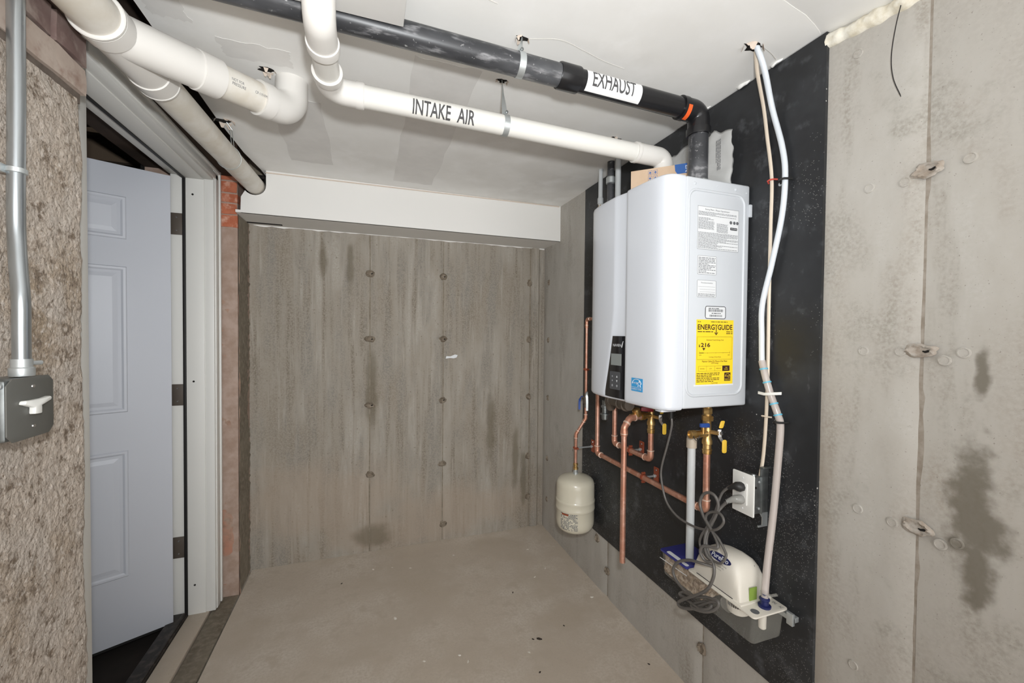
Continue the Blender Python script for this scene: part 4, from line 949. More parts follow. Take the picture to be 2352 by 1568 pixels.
for y, z in ((.866, 1.80), (.864, 1.10)):
    bm = B(); tube(bm, [(1.146, y + .022, z - .004), (1.134, y + .014, z), (1.120, y + .008, z), (1.117, y, z), (1.120, y - .008, z), (1.134, y - .013, z), (1.147, y - .013, z)], .0032, 8); c_ = obj('clip', bm, 'plug_black', dt)
    bm = B(); lathe(bm, [(.006, 0), (.0055, .003), (0, .004)], (1.145, y + .022, z - .004), -X, 12); obj('clip_nail', bm, 'galv', c_)
# ------------------------------------------------------------------ copper lines
CR = .0111
def copper_line(name, label, pts, joints, r=CR, bendr=.020, open_end=False):
    t = thing(name, pts[-1], label, 'copper pipe')
    bm = B(); tube(bm, fillet(pts, bendr, 10), r, 22); obj('pipe', bm, 'copper', t)
    P = [Vector(p) for p in pts]
    for i in range(1, len(P) - 1):        # elbow fittings with solder rings
        a, b, c = P[i - 1], P[i], P[i + 1]; u = (a - b).normalized(); v = (c - b).normalized()
        if u.angle(v) > 3.0: continue
        k = bendr / math.tan(u.angle(v) / 2) + .014
        bm = B(); tube(bm, fillet([b + u * k, b, b + v * k], bendr, 10), r * 1.16, 22); e = obj('elbow', bm, 'copper_fit', t)
        bm = B()
        for w_ in (u, v): lathe(bm, [(r, 0), (r * 1.32, .001), (r * 1.32, .0035), (r, .005)], b + w_ * k, w_, 22)
        pieces('solder_ring', bm, 'solder', e)
    for p, d in joints:
        bm = B(); lathe(bm, [(r, -.012), (r * 1.2, -.012), (r * 1.32, -.002), (r * 1.32, .002), (r * 1.2, .012), (r, .012)], p, d, 22); obj('coupling', bm, 'copper_fit', t)
    return t
AX = 1.085
cold = copper_line('copper_pipe', 'long copper pipe sloping across the panel up to the blue-handled valve', [(AX - .002, 1.785, 1.957), (AX - .002, 1.785, .757), (AX - .002, 1.085, .757), (AX - .002, 1.085, .957)], [])
hot = copper_line('copper_pipe', 'short copper pipe looping low beneath the heater to the red-handled valve', [(1.09, 1.645, 1.935), (1.09, 1.645, .842), (1.09, 1.385, .842), (1.09, 1.385, .955)], [])
rel = copper_line('copper_pipe', 'vertical copper discharge pipe ending open just above the floor', [(1.03, 1.377, 1.022), (.978, 1.373, 1.020), (.950, 1.368, .985), (.950, 1.368, .452)], [((.95, 1.368, .965), (0, 0, 1))], bendr=.02)
bm = B(); lathe(bm, [(.0100, 0), (.0100, .001), (0, .001)], (.95, 1.368, .4514), (0, 0, 1), 18); obj('open_end', bm, 'dark_gap', rel)  # dark disc painting the shade inside the bore
tkp = copper_line('copper_pipe', 'slim copper pipe dropping to the cream expansion tank', [(1.088, 1.790, 1.430), (1.09, 1.915, 1.430), (1.09, 1.915, .905), (1.045, 1.937, .820), (1.045, 1.937, .64)], [((1.09, 1.915, 1.395), (0, 0, 1))], r=.0080, bendr=.016)
# bell hangers
def bell_hanger(label, p, ax, r):
    p, ax = Vector(p), Vector(ax).normalized(); t = thing('pipe_clamp', (1.145, p.y, p.z), label, 'pipe clamp', 'copper pipe clamps on the panel')
    bm = B(); s_ = X.cross(ax).normalized()
    pts = [p + (X * math.cos(a) + s_ * math.sin(a)) * (r + .0015) for a in [2 * PI * k / 24 for k in range(25)]]; ribbon(bm, pts, ax, .012, .002)
    for sg in (-1, 1): 
        q = p + s_ * sg * (r + .007); tube(bm, [q - X * .007, q + X * .007], .005, 10)
    pieces('clamp_ring', bm, 'copper_paint', t)
    bm = B(); tube(bm, [p + X * (r + .001), Vector((1.147, p.y, p.z))], .0042, 10); lathe(bm, [(.0075, 0), (.0075, .006)], Vector((1.136, p.y, p.z)), X, 6); obj('threaded_rod', bm, 'galv', t)
    bm = B(); prism(bm, rrect(p.y - .016, p.y + .016, p.z - .030, p.z + .036, .004), (1.1468, 0, 0), Y, Z, -.003 if False else .003)
    o = obj('wall_plate', bm, 'copper_paint', t, bevel=.0008)
    bm = B(); lathe(bm, [(.004, 0), (.003, .002), (0, .002)], (1.1465, p.y, p.z + .024), -X, 10); obj('plate_screw', bm, 'chrome', o)
bell_hanger('copper clamp holding the long lower copper pipe off the panel', (AX - .002, 1.42, .757), Y, CR)
bell_hanger('copper clamp holding the short looping copper pipe', (1.09, 1.52, .842), Y, CR)
bell_hanger('copper clamp with a long rod holding the pipe above the tank', (1.045, 1.937, .745), Z, .008)
bell_hanger('copper clamp high on the slim pipe beside the heater', (1.09, 1.915, 1.165), Z, .008)
# ------------------------------------------------------------------ brass service valves
def hexnut(bm, p, d, r, h): lathe(bm, [(r * .9, 0), (r, .001), (r, h - .001), (r * .9, h)], p, d, 6)
def lever(parent, p, m, up=.04, dn=.05, side=-1):
    """flat painted lever with bent steel shank; p = stem centre, plate faces -Y"""
    p = Vector(p)
    bm = B(); ribbon(bm, [p + Vector((.008, -.006, .012)), p + Vector((.004, -.008, 0)), p + Vector((.008, -.008, -.014)), p + Vector((.020, -.009, -.030))], X - Y * .4, .011, .002)
    sh = obj('lever_shank', bm, 'chrome', parent)
    bm = B(); prism(bm, rrect(-.0080, .0080, -.044, 0, .006), p + Vector((.024, -.010, -.022)), (X - Y * .25).normalized(), Z, .0025)
    obj('lever_grip', bm, m, parent, bevel=.0008)
    bm = B(); prism(bm, rrect(-.0075, .0075, 0, .026, .005), p + Vector((.012, -.006, .016)), (X - Y * .25).normalized(), (Z + X * .35).normalized(), .0022); obj('lever_tab', bm, m, parent, bevel=.0008)
    bm = B(); lathe(bm, [(.0065, 0), (.0065, .005), (.003, .006), (.003, .002), (0, .002)], p + Vector((.010, -.010, 0)), (.4, -1, 0), 6); obj('lever_nut', bm, 'chrome', parent)
vc = thing('cold_valve', (AX, 1.085, .957), 'brass service valve with blue and yellow handles under the heater', 'valve')
vx, vy = AX - .002, 1.085
bm = B(); lathe(bm, [(.0125, 0), (.0145, .001), (.0145, .012), (.0160, .013), (.0160, .016), (.0135, .018), (.0135, .032), (.0165, .034), (.0165, .046), (.0140, .052), (.0125, .062), (.0125, .100), (.0120, .100)], (vx, vy, .950), (0, 0, 1), 24); vb = obj('valve_body', bm, 'brass', vc)
bm = B(); hexnut(bm, (vx, vy, 1.062), Z, .0185, .018); hexnut(bm, (vx, vy, 1.086), Z, .0150, .020); lathe(bm, [(.012, 0), (.012, .07)], (vx, vy, 1.05), (0, 0, 1), 18); pieces('union_nut', bm, 'brass', vc, angle=20)
bm = B(); lathe(bm, [(.0120, 0), (.0110, .020), (.0110, .044), (.0140, .046), (.0140, .064), (.0110, .066), (.0110, .062), (0, .062)], (vx - .006, vy - .002, 1.020), (-1, .06, 0), 22); pt = obj('drain_port', bm, 'brass', vc)
bm = B(); prism(bm, [(0, 0), (.040, -.004), (.040, .008), (.034, .012), (0, .013)], (vx - .046, vy - .012, 1.046), (X * .95 + Y * .1).normalized(), Z, .010); obj('drain_lever', bm, 'handle_blue', vc, bevel=.002)
bm = B(); tube(bm, [(vx - .028, vy - .010, 1.022), (vx - .028, vy - .010, 1.048)], .006, 12); obj('drain_stem', bm, 'brass', pt)
bm = B(); tube(bm, [(vx + .002, vy - .006, 1.026), (vx + .008, vy - .042, 1.028)], .007, 14); obj('stem', bm, 'brass', vc)
lever(vc, (vx + .004, vy - .034, 1.028), 'handle_yellow')
bm = B(); tube(bm, smooth_path([(vx - .071, vy - .012, 1.018), (vx - .062, vy - .014, 1.004), (vx - .052, vy - .014, 1.004), (vx - .046, vy - .014, 1.018)], 6), .0012, 6); obj('cap_strap', bm, 'plug_black', pt)
vh = thing('hot_valve', (1.09, 1.385, .955), 'brass service valve with red and yellow handles under the heater', 'valve')
vx, vy = 1.09, 1.385
bm = B(); lathe(bm, [(.0125, 0), (.0145, .001), (.0145, .012), (.0160, .013), (.0160, .016), (.0135, .018), (.0135, .032), (.0165, .034), (.0165, .046), (.0140, .052), (.0125, .062), (.0125, .18)], (vx, vy, .950), (0, 0, 1), 24); hexnut(bm, (vx, vy, 1.05), Z, .0175, .016); obj('valve_body', bm, 'brass', vh)
bm = B(); lathe(bm, [(.0120, 0), (.0120, .030), (.0165, .032), (.0165, .050), (.0130, .052), (.0130, .066), (.0150, .068), (.0150, .086), (.0125, .098), (.0115, .100)], (vx - .004, vy, 1.024), (-1, -.05, -.02), 22); obj('relief_port', bm, 'brass', vh)
bm = B(); lathe(bm, [(.014, 0), (.016, .004), (.016, .030), (.012, .034)], (1.020, 1.378, 1.024), (-.35, 0, 1), 20); obj('relief_valve', bm, 'brass', vh)
bm = B(); prism(bm, [(0, 0), (.050, -.004), (.050, .010), (.04, .016), (0, .016)], (1.030, 1.376, 1.046), (X * .92 - Y * .25).normalized(), Z, .010); obj('drain_lever', bm, 'handle_red', vh, bevel=.002)
bm = B(); tube(bm, [(vx + .002, vy - .006, 1.02), (vx + .006, vy - .046, 1.02)], .007, 14); obj('stem', bm, 'brass', vh)
lever(vh, (vx, vy - .04, 1.02), 'handle_yellow')
vt = thing('tank_valve', (1.09, 1.915, .98), 'small ball valve with grey and blue levers on the slim pipe', 'valve')
bm = B(); lathe(bm, [(.0085, 0), (.0105, .002), (.0105, .020), (.0135, .024), (.0135, .056), (.0105, .060), (.0105, .075), (.0085, .077)], (1.09, 1.915, .962), (0, 0, 1), 18); obj('valve_body', bm, 'dark_fitting', vt)
bm = B(); ribbon(bm, smooth_path([(1.09, 1.905, 1.035), (1.078, 1.885, 1.050), (1.070, 1.872, 1.035), (1.070, 1.868, 1.005), (1.070, 1.868, .955)], 4), (.87, -.49, 0), .011, .003); obj('lever', bm, 'galv', vt)
bm = B(); ribbon(bm, [(1.078, 1.935, 1.02), (1.075, 1.955, 1.0), (1.075, 1.958, .985), (1.075, 1.958, .945)], (.87, -.49, 0), .011, .004); obj('drain_lever', bm, 'handle_blue', vt)
bm = B(); lathe(bm, [(.006, 0), (.006, .012), (.009, .012), (.009, .018)], (1.088, 1.925, 1.012), (-.4, 1, 0), 8); obj('bleed_port', bm, 'dark_fitting', vt)
# ------------------------------------------------------------------ expansion tank
et = thing('expansion_tank', (1.045, 1.937, .308), 'cream round expansion tank hanging low on its copper pipe', 'tank')
R_ = .100
prof = [(0, .0), (.035, .001), (.062, .004), (.082, .012), (.094, .026), (.0992, .045), (R_, .065), (R_, .118), (.1012, .120), (.1030, .124), (.1030, .132), (.1020, .135), (.1020, .160), (.1030, .163), (.1030, .170), (.1010, .173), (R_, .176), (R_, .240), (.0985, .256), (.093, .270), (.080, .281), (.058, .289), (.030, .296), (.014, .298), (0, .298)]
bm = B(); lathe(bm, prof, (1.045, 1.937, .310), (0, 0, 1), 56); tb = obj('tank_shell', bm, 'tank_cream', et, angle=50)
bm = B(); lathe(bm, [(.013, 0), (.013, .012), (.0105, .014), (.0105, .030)], (1.045, 1.937, .607), (0, 0, 1), 18); obj('neck', bm, 'galv', et)
bm = B(); lathe(bm, [(.0135, 0), (.0135, .010), (.010, .012), (.010, .020), (.0125, .022), (.0125, .030), (.009, .034)], (1.045, 1.937, .632), (0, 0, 1), 18); obj('adapter', bm, 'brass', et)
def tank_pt(a, z, r=R_ + .0006): return Vector((1.045 + r * math.cos(a), 1.937 + r * math.sin(a), z))
bm = B(); rg = random.Random(8); A0, A1 = math.radians(196), math.radians(250); rows = 13
for i in range(rows):
    z = .345 + i * .0066; a = A0
    while a < A1:
        l = rg.uniform(.02, .09); 
        if rg.random() < .72:
            n = 3; pv = [(bm.verts.new(tank_pt(min(a + l * k / n, A1), z)), bm.verts.new(tank_pt(min(a + l * k / n, A1), z + .0040))) for k in range(n + 1)]
            for p, q in zip(pv[:-1], pv[1:]): bm.faces.new((p[0], q[0], q[1], p[1]))
        a += l + .02
obj('warning_print', bm, 'print_grey', tb, smooth=False)
bm = B(); pv = [(bm.verts.new(tank_pt(math.radians(200 + 22 * k / 6), .418, R_ + .001)), bm.verts.new(tank_pt(math.radians(200 + 22 * k / 6), .427, R_ + .001))) for k in range(7)]
for p, q in zip(pv[:-1], pv[1:]): bm.faces.new((p[0], q[0], q[1], p[1]))
obj('warning_band', bm, 'copper_paint', tb)
# dark fittings under the heater
df = thing('strainer_pipe', (1.0, 1.45, 1.06), 'dark dull pipe fittings with a bowl strainer under the heater', 'fitting')
bm = B(); tube(bm, fillet([(1.04, 1.60, 1.02), (1.015, 1.58, 1.062), (1.0, 1.47, 1.064), (.985, 1.385, 1.068)], .03, 8), .021, 22); obj('manifold', bm, 'dark_fitting', df)
bm = B()
for y in (1.55, 1.47, 1.42): lathe(bm, [(.021, -.008), (.026, -.006), (.026, .006), (.021, .008)], (1.002 + (y - 1.47) * .15, y, 1.0635), (-.15, -1, 0), 22)
pieces('manifold_collar', bm, 'dark_fitting', df)
bm = B(); lathe(bm, [(.011, 0), (.014, .003), (.015, .022), (.021, .024), (.021, .029), (.012, .031), (.012, .055), (.017, .057), (.017, .065), (.013, .068), (.013, .09)], (1.03, 1.635, .958), (0, 0, 1), 20); obj('strainer_bowl', bm, 'galv_dark', df)
# ------------------------------------------------------------------ condensate pipe, neutraliser and pump
cp_ = thing('condensate_pipe', (1.055, 1.125, .575), 'straight pale grey plastic pipe dropping into the blue-lidded box', 'pipe')
bm = B(); tube(bm, [(1.055, 1.125, .570), (1.055, 1.125, .975)], .0133, 24); obj('tube', bm, 'pvc_grey', cp_)
bm = B(); lathe(bm, [(.0133, 0), (.0168, .001), (.0168, .030), (.0155, .034), (.0155, .044)], (1.055, 1.125, .962), (0, 0, 1), 24); tube(bm, fillet([(1.055, 1.125, .985), (1.055, 1.125, 1.008), (1.108, 1.112, 1.010), (1.108, 1.112, 1.135)], .016, 8), .0140, 20); pieces('elbow', bm, 'pvc_tan', cp_)
PX0, PX1, PY0, PYM, PY1, PZ0, PZ1 = 1.008, 1.140, .832, 1.075, 1.222, .480, .566
pu = thing('condensate_pump', (1.075, 1.0, .48), 'white condensate pump on a clear reservoir with a blue-lidded media box', 'pump')
def tray(bm, x0, x1, y0, y1, z0, z1, tp, t):
    """open-topped thin-walled tub, tapered towards the bottom"""
    def ring(x0, x1, y0, y1, z): return [bm.verts.new((a, b, z)) for a, b in rrect(x0, x1, y0, y1, .012, 4)]
    R = [ring(x0, x1, y0, y1, z1), ring(x0 + tp, x1 - tp, y0 + tp, y1 - tp, z0 + .006), ring(x0 + tp + .006, x1 - tp - .006, y0 + tp + .006, y1 - tp - .006, z0)]
    I = [ring(x0 + t, x1 - t, y0 + t, y1 - t, z1), ring(x0 + tp + t, x1 - tp - t, y0 + tp + t, y1 - tp - t, z0 + .006 + t), ring(x0 + tp + .006 + t, x1 - tp - .006 - t, y0 + tp + .006 + t, y1 - tp - .006 - t, z0 + t)]
    n = len(R[0])
    for S in (R,):
        for A, C in zip(S[:-1], S[1:]):
            for k in range(n): bm.faces.new((A[k], A[(k + 1) % n], C[(k + 1) % n], C[k]))
        bm.faces.new(S[-1])
    for q in I:
        for v in q: bm.verts.remove(v)
bm = B(); tray(bm, PX0 + .004, PX1 - .004, PY0 + .006, PY1 - .002, PZ0, PZ1 - .002, .006, .0022); obj('reservoir', bm, 'clear_plastic', pu, angle=40)
bm = B()
def md(p, s, t): return p
box(bm, PX0 + .014, PX1 - .014, PYM - .035, PY1 - .012, PZ0 + .010, PZ1 - .008); bmesh.ops.subdivide_edges(bm, edges=bm.edges[:], cuts=14, use_grid_fill=True)
for v in bm.verts: v.co += Vector((noise.noise(v.co * 160), noise.noise(v.co * 160 + Vector((7, 0, 0))), noise.noise(v.co * 160 + Vector((0, 7, 0))))) * .0035
o = obj('mineral_media', bm, 'media', pu, angle=30); o['kind'] = 'stuff'
bm = B(); prism(bm, rrect(PX0, PX1, PYM + .012, PY1, .008), (0, 0, PZ1 - .001), X, Y, .006); ld = obj('media_lid', bm, 'lid_blue', pu, bevel=.001)
bm = B(); lathe(bm, [(.030, 0), (.030, .001), (.018, .002), (.018, .006), (.0136, .006), (.0136, .001)], (1.055, 1.125, PZ1 + .005), (0, 0, 1), 28); obj('inlet_collar', bm, 'lid_blue', ld)
bm = B(); prism(bm, rrect(PX0 + .006, PX0 + .022, PYM + .055, PYM + .120, .006), (0, 0, PZ1 + .005), X, Y, .0006); prism(bm, rrect(PX0 + .006, PX0 + .020, PYM + .020, PYM + .046, .006), (0, 0, PZ1 + .005), X, Y, .0006); pieces('lid_print', bm, 'print_white', ld, smooth=False)
bm = B(); tube(bm, [(PX0 - .001, PY1 - .004, PZ1 - .026), (PX0 - .001, PYM + .01, PZ1 - .020)], .0012, 6); obj('tie_band', bm, 'print_white', ld)
bm = B(); prism(bm, rrect(PX0, PX1, PY0, PYM + .010, .010), (0, 0, PZ1 - .001), X, Y, .005); pt_ = obj('deck_plate', bm, 'pump_white', pu, bevel=.0015)
bm = B(); lathe(bm, [(.011, 0), (.0115, .0006), (.010, .0006), (.010, .0002), (0, .0002)], (1.035, .853, PZ1 + .004), (0, 0, 1), 24); obj('knockout_ring', bm, 'print_grey', pt_)
bm = B()
for p_, s in (((1.118, .848, PZ1 + .0042), 'AC'), ((1.118, .868, PZ1 + .0042), 'IN')): lettering(bm, s, p_, -Y, X, .010, .010)
obj('deck_print', bm, 'print_grey', pt_, smooth=False)
# motor hood: loft of rounded arch sections along Y
bm = B(); secs = []
for y, zt, x0, x1 in ((1.068, .585, 1.018, 1.128), (1.064, .618, 1.018, 1.128), (1.054, .648, 1.017, 1.129), (1.035, .668, 1.016, 1.130), (1.00, .678, 1.015, 1.130), (.96, .682, 1.015, 1.130), (.925, .678, 1.015, 1.130), (.912, .668, 1.016, 1.130), (.900, .650, 1.018, 1.129), (.893, .620, 1.019, 1.128), (.888, .575, 1.020, 1.127)):
    zb = PZ1 + .003; pts = []
    n = 20; h = zt - zb
    for k in range(n + 1):
        a = PI * k / n; c, s = math.cos(a), math.sin(a)
        cx = (x0 + x1) / 2; px = cx - (x1 - x0) / 2 * (abs(c) ** .62) * (1 if c > 0 else -1); pz = zb + h * (abs(s) ** .55)
        pts.append(bm.verts.new((px, y, pz)))
    secs.append(pts)
for A, C in zip(secs[:-1], secs[1:]):
    for k in range(len(A) - 1): bm.faces.new((A[k], A[k + 1], C[k + 1], C[k]))
bm.faces.new(secs[0]); bm.faces.new(secs[-1])
hood = obj('motor_hood', bm, 'pump_white', pu, angle=50)
bm = B(); box(bm, PX0 + .004, PX1 - .006, .880, PYM - .002, PZ1 + .003, PZ1 + .009); obj('hood_flange', bm, 'pump_white', hood, bevel=.002)
hu = -Y; hv = X                                                       # the hood's lettering reads from the room
def hood_top(x, y):
    cx = 1.0725; c = abs((cx - x) / .0575); s = (1 - min(1, (c ** (1 / .62)) ** 2)) ** .5; return Vector((x, y, PZ1 + .003 + .110 * s ** .55 + .0012))
nn = Vector((-.55, 0, .83)).normalized(); uu = -Y; vv = nn.cross(uu); vv = vv if vv.z > 0 else -vv
from mathutils.bvhtree import BVHTree
_hb = BVHTree.FromPolygons([v.co + ORG[hood] for v in hood.data.vertices], [tuple(p.vertices) for p in hood.data.polygons])
def on_hood(el, y):
    d = Vector((-math.cos(el), 0, math.sin(el))); h = _hb.ray_cast(Vector((1.072, y, PZ1 + .045)) + d * .3, -d); return h[0], h[1] if h[1].dot(d) > 0 else -h[1]
h0, nn = on_hood(math.radians(50), .968); nn = Vector((nn.x, 0, nn.z)).normalized(); vv = nn.cross(uu); vv = vv if vv.z > 0 else -vv
oc = h0 + nn * .0016
bm = B(); prism(bm, [(.040 * math.cos(a), .0115 * math.sin(a)) for a in [2 * PI * k / 28 for k in range(28)]], oc, uu, vv, .0008); lg = obj('logo_oval', bm, 'navy', hood, smooth=False)
bm = B(); lettering(bm, 'PurePro', oc - vv * .006 + nn * .001, uu, vv, .0135, .062, 'C', bold=.012, lift=.0003); obj('logo_lettering', bm, 'print_white', lg, smooth=False)
o2, n2 = on_hood(math.radians(30), .968); n2 = Vector((n2.x, 0, n2.z)).normalized(); v2 = n2.cross(uu); v2 = v2 if v2.z > 0 else -v2
bm = B(); 
for i, s in enumerate(('Gas Neutralizer Pump', 'Model PHOP-XL', 'Made in U.S.A.')): lettering(bm, s, o2 + v2 * (.006 - i * .0075) + n2 * .002, uu, v2, .0052 - .001 * i, .062 - .016 * i, 'C', lift=.0005)
obj('model_lettering', bm, 'print_grey', hood, smooth=False)
bm = B()
for k in range(5):
    q = Vector((1.060 + k * .0085, .9035, .6515)); tube(bm, [q, q + Vector((.002, .006, .010))], .0011, 6)
pieces('vent_slot', bm, 'dark_gap', hood)
bm = B(); box(bm, 1.054, 1.082, .8865, .8885, .574, .612); obj('green_tag', bm, 'green_tag', hood)
bm = B(); box(bm, PX0 + .0055, PX0 + .0075, .91, 1.05, PZ1 + .0088, PZ1 + .0100); obj('flange_slot', bm, 'dark_gap', hood)
bm = B(); lathe(bm, [(.022, 0), (.030, .006), (.033, .022), (.034, .048)], (1.055, .925, PZ0 + .038), (0, 0, 1), 28); im = obj('impeller_housing', bm, 'pump_white', pu)
bm = B()
for k in range(7): a = PI * .95 + k * .17; q = Vector((1.055 + .0335 * math.cos(a), .925 + .0335 * math.sin(a), PZ0 + .066)); tube(bm, [q, q + Z * .014], .0022, 6)
pieces('housing_slot', bm, 'dark_gap', im)
bm = B(); lathe(bm, [(.006, 0), (.010, .004), (.011, .056)], (1.075, .862, PZ0 + .026), (0, 0, 1), 20); obj('discharge_leg', bm, 'pump_white', pu)
bm = B(); lathe(bm, [(.016, 0), (.017, .004), (.017, .007), (.011, .009), (.011, .020), (.0135, .022), (.0135, .026), (.009, .030), (.009, .040), (.0075, .044)], (1.080, .860, PZ1 + .003), (0, 0, 1), 20); obj('barb_fitting', bm, 'navy', pu)
bm = B(); lathe(bm, [(.0115, 0), (.0125, .001), (.0125, .008), (.0115, .009)], (1.080, .860, PZ1 + .038), (.15, 0, 1), 20); tube(bm, [(1.075, .848, PZ1 + .042), (1.10, .838, PZ1 + .048)], .004, 8); obj('hose_clip', bm, 'clear_plastic', pu)
bm = B(); box(bm, 1.128, 1.148, .808, 1.24, PZ1 - .022, PZ1 - .008); box(bm, 1.122, 1.132, .808, .826, PZ1 - .03, PZ1 + .004); pieces('wall_bracket', bm, 'galv', pu, bevel=.001)
bm = B(); prism(bm, rrect(.905, .945, PZ1 - .034, PZ1 + .001, .014), (PX0 - .003, 0, 0), Y, Z, .004); obj('float_tab', bm, 'clear_plastic', pu, bevel=.001)
# ------------------------------------------------------------------ receptacle on its bracket
rc = thing('outlet_box', (1.11, .94, .80), 'steel outlet box with white cover plate and two plugs in it', 'outlet')
bm = B(); box(bm, 1.078, 1.118, .908, .970, .815, .926); bxo = obj('box', bm, 'galv_dark', rc, bevel=.003)
bm = B()
for y, z in ((.9075, .832), (.9075, .912)): lathe(bm, [(.004, 0), (.0035, .002), (0, .003)], (1.108, y, z), (0, -1, 0), 10)
lathe(bm, [(.006, 0), (.005, .004), (0, .004)], (1.105, .925, .926), (0, 0, 1), 10); pieces('box_screw', bm, 'galv', bxo)
bm = B(); box(bm, 1.090, 1.096, .905, .9082, .893, .899); obj('knockout_slot', bm, 'dark_gap', bxo)
bm = B(); prism(bm, rrect(.896, .971, .812, .936, .003), (1.078, 0, 0), Y, Z, -.005); pl = obj('cover_plate', bm, 'toggle_white', rc, bevel=.0015)
bm = B(); prism(bm, rrect(.917, .950, .840, .907, .003), (1.073, 0, 0), Y, Z, -.0028); obj('receptacle', bm, 'toggle_white', rc, bevel=.001)
for z in (.920, .828):
    bm = B(); lathe(bm, [(.0028, 0), (.002, .001), (0, .001)], (1.073, .9335, z), -X, 10); obj('plate_screw', bm, 'print_white', pl)
bm = B(); box(bm, 1.118, 1.149, .910, .914, .925, .955); box(bm, 1.114, 1.149, .900, .9135, .951, .955); box(bm, 1.120, 1.149, .911, .915, .815, .925); box(bm, 1.116, 1.120, .905, .970, .815, .926); pieces('bracket', bm, 'galv_dark', rc, bevel=.0008)
bm = B(); prism(bm, [(1.112, .772), (1.149, .772), (1.149, .815), (1.118, .815), (1.128, .800), (1.128, .777), (1.112, .777)], (0, .914, 0), X, Z, .003); obj('bracket_foot', bm, 'galv', rc)
# ------------------------------------------------------------------ cords
cord1 = [(1.000,1.168,1.125),(1.000,1.168,1.082),(1.000,1.160,1.038),(1.000,1.180,0.964),(1.000,1.208,0.878),(1.000,1.209,0.830),(1.000,1.182,0.762),(1.000,1.127,0.731),(1.000,1.057,0.729),(0.990,0.994,0.746),(0.980,0.944,0.770),(0.980,0.920,0.795),(0.980,0.915,0.813),(0.985,0.934,0.823),(0.990,0.967,0.813),(0.990,0.989,0.794),(0.990,0.988,0.773),(0.985,0.966,0.760),(0.980,0.935,0.751),(0.975,0.906,0.730),(0.970,0.895,0.717),(0.965,0.907,0.692),(0.965,0.927,0.685),(0.970,0.966,0.680),(0.975,0.997,0.698),(0.980,0.999,0.724),(0.995,0.989,0.758),(1.010,0.982,0.787),(1.030,0.987,0.817),(1.045,0.983,0.858),(1.050,0.959,0.887)]
hc = thing('power_cord', (1.0, 1.0, .7), 'thin dark cord looping from the heater to the upper plug', 'cord')
bm = B(); tube(bm, smooth_path(cord1, 6), .0038, 12); obj('cord', bm, 'cord_grey', hc)
bm = B(); tube(bm, [(1.000, 1.168, 1.125), (1.000, 1.166, 1.065), (1.0, 1.164, 1.055)], [.010, .009, .005], 14); obj('gland', bm, 'plug_black', hc)
bm = B(); tube(bm, [(1.047, .962, .880), (1.052, .950, .890), (1.056, .942, .893), (1.064, .935, .893), (1.071, .934, .893)], [.005, .008, .0135, .0150, .0135], 8); obj('plug', bm, 'plug_black', hc, angle=50)
cord2 = [(1.040,0.953,0.848),(1.030,0.968,0.824),(1.015,0.975,0.800),(1.000,0.976,0.773),(0.985,0.978,0.744),(0.975,0.972,0.714),(0.970,0.953,0.687),(0.965,0.938,0.681)]
cord3 = [(0.965,0.948,0.684),(0.965,0.928,0.701),(0.970,0.926,0.727),(0.980,0.943,0.747),(0.985,0.974,0.770),(0.990,1.002,0.788),(0.995,1.021,0.818),(1.000,1.014,0.847),(1.000,0.989,0.863),(1.000,0.966,0.860),(1.005,0.959,0.835),(1.000,0.964,0.799),(0.990,0.975,0.765)]
coil = [(0.965,0.938,0.681),(0.960,0.926,0.661),(0.955,0.927,0.633),(0.950,0.942,0.597),(0.945,0.981,0.556),(0.945,1.027,0.517),(0.945,1.053,0.489),(0.940,1.034,0.487),(0.940,0.986,0.514),(0.945,0.940,0.557),(0.945,0.912,0.580),(0.945,0.895,0.582),(0.940,0.904,0.563),(0.935,0.930,0.542),(0.935,0.977,0.521),(0.945,0.992,0.522),(0.950,0.945,0.558),(0.940,0.914,0.565),(0.935,0.951,0.536),(0.955,1.034,0.514),(0.955,1.059,0.511),(0.960,1.044,0.525),(0.950,0.994,0.543),(0.950,0.945,0.572),(0.945,0.896,0.590),(0.945,0.905,0.565),(0.950,0.952,0.537),(0.960,1.008,0.526),(0.965,1.050,0.527),(0.970,1.095,0.537),(0.970,1.108,0.562),(0.970,1.087,0.598),(0.975,1.042,0.628),(0.985,0.998,0.639),(1.010,0.983,0.634)]
pc_ = thing('power_cord', (.95, .98, .5), 'thick grey cord coiled in front of the pump to the lower plug', 'cord')
bm = B(); tube(bm, smooth_path(cord2 + [(.960, .960, .672), (.955, .975, .690), (.958, .965, .715)] + cord3[2:] + [(.978, .978, .740), (.968, .972, .71), (.962, .955, .69)] + coil, 6), .0046, 12); obj('cord', bm, 'cord_grey', pc_)
bm = B(); tube(bm, [(1.036, .957, .843), (1.046, .948, .851), (1.052, .942, .854), (1.064, .935, .855), (1.071, .934, .855)], [.0055, .009, .0125, .0140, .013], 10); pg = obj('plug', bm, 'plug_clear', pc_, angle=50)
bm = B()
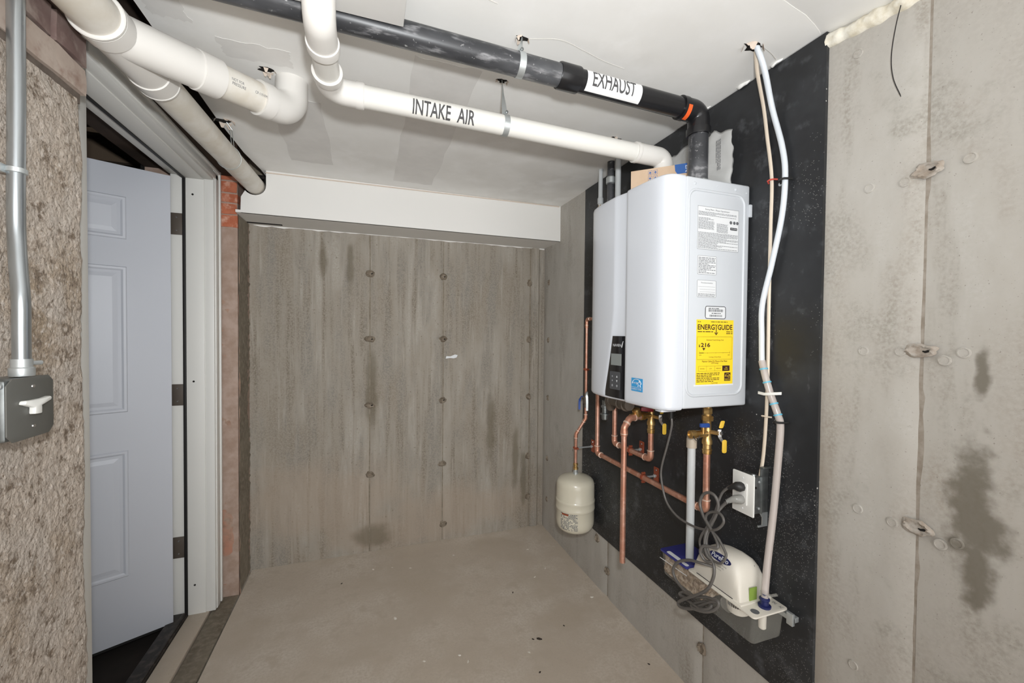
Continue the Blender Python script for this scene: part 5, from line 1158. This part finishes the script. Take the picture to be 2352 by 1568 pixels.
for k in range(4): q = Vector((1.036, .957, .843)) + (Vector((1.046, .948, .851)) - Vector((1.036, .957, .843))) * k / 3.5; lathe(bm, [(.005, -.0008), (.0078, -.0008), (.0078, .0008), (.005, .0008)], q, (1, -.8, .6), 12)
pieces('strain_relief', bm, 'plug_clear', pg)
# ------------------------------------------------------------------ loose wire and crumbs
bm = B(); tube(bm, smooth_path([(1.150,0.604,2.130),(1.140,0.612,2.062),(1.138,0.618,1.997),(1.143,0.616,1.947),(1.150,0.604,1.900)], 8), [.0011] * 32 + [.0005], 6)
tag(obj('loose_wire', bm, 'wire_black', origin=(1.15, .604, 2.13)), 'thin black wire dangling from the foam on the right wall', 'wire')
def crumb(x, y, s, m, label, group, seed):
    rg = random.Random(seed); bm = B(); bmesh.ops.create_icosphere(bm, subdivisions=1, radius=1)
    for v in bm.verts: v.co = Vector((v.co.x * s * rg.uniform(.8, 2.2), v.co.y * s * rg.uniform(.6, 1.1), max(-.3, v.co.z) * s * .35 * rg.uniform(.7, 1.3)))
    bm.transform(Matrix.Translation((x, y, s * .12 + noise.noise(Vector((x, y, 0)) * 1.7) * .004)) @ Matrix.Rotation(rg.uniform(0, 3), 4, 'Z'))
    tag(obj('plaster_crumb' if m == 'crumb_white' else 'dirt_crumb', bm, m, origin=(x, y, 0)), label, 'crumb', group)
for i, (x, y) in enumerate(((.031, 2.445), (.135, 2.428), (.234, 2.391), (.495, 2.446), (.948, 2.37), (.878, 2.086), (.968, 2.146), (.125, 1.986), (.221, 1.684), (.364, 1.669), (.391, 1.624), (1.09, 1.83), (.647, 1.591))):
    crumb(x, y, .0055 if i not in (7, 11) else .008, 'crumb_white', 'tiny white plaster crumb lying on the concrete floor', 'white crumbs on the floor', i)
for i, (x, y) in enumerate(((-.13, 2.356), (.718, 1.649), (.86, 1.69), (.65, 1.481), (.692, 1.657), (.717, 1.994), (1.09, 1.374))):
    crumb(x, y, .0045 if i != 1 else .009, 'crumb_dark', 'tiny dark dirt crumb lying on the concrete floor', 'dark crumbs on the floor', 50 + i)
for m in bpy.data.materials:
    if '_' in m.keys(): del m['_']
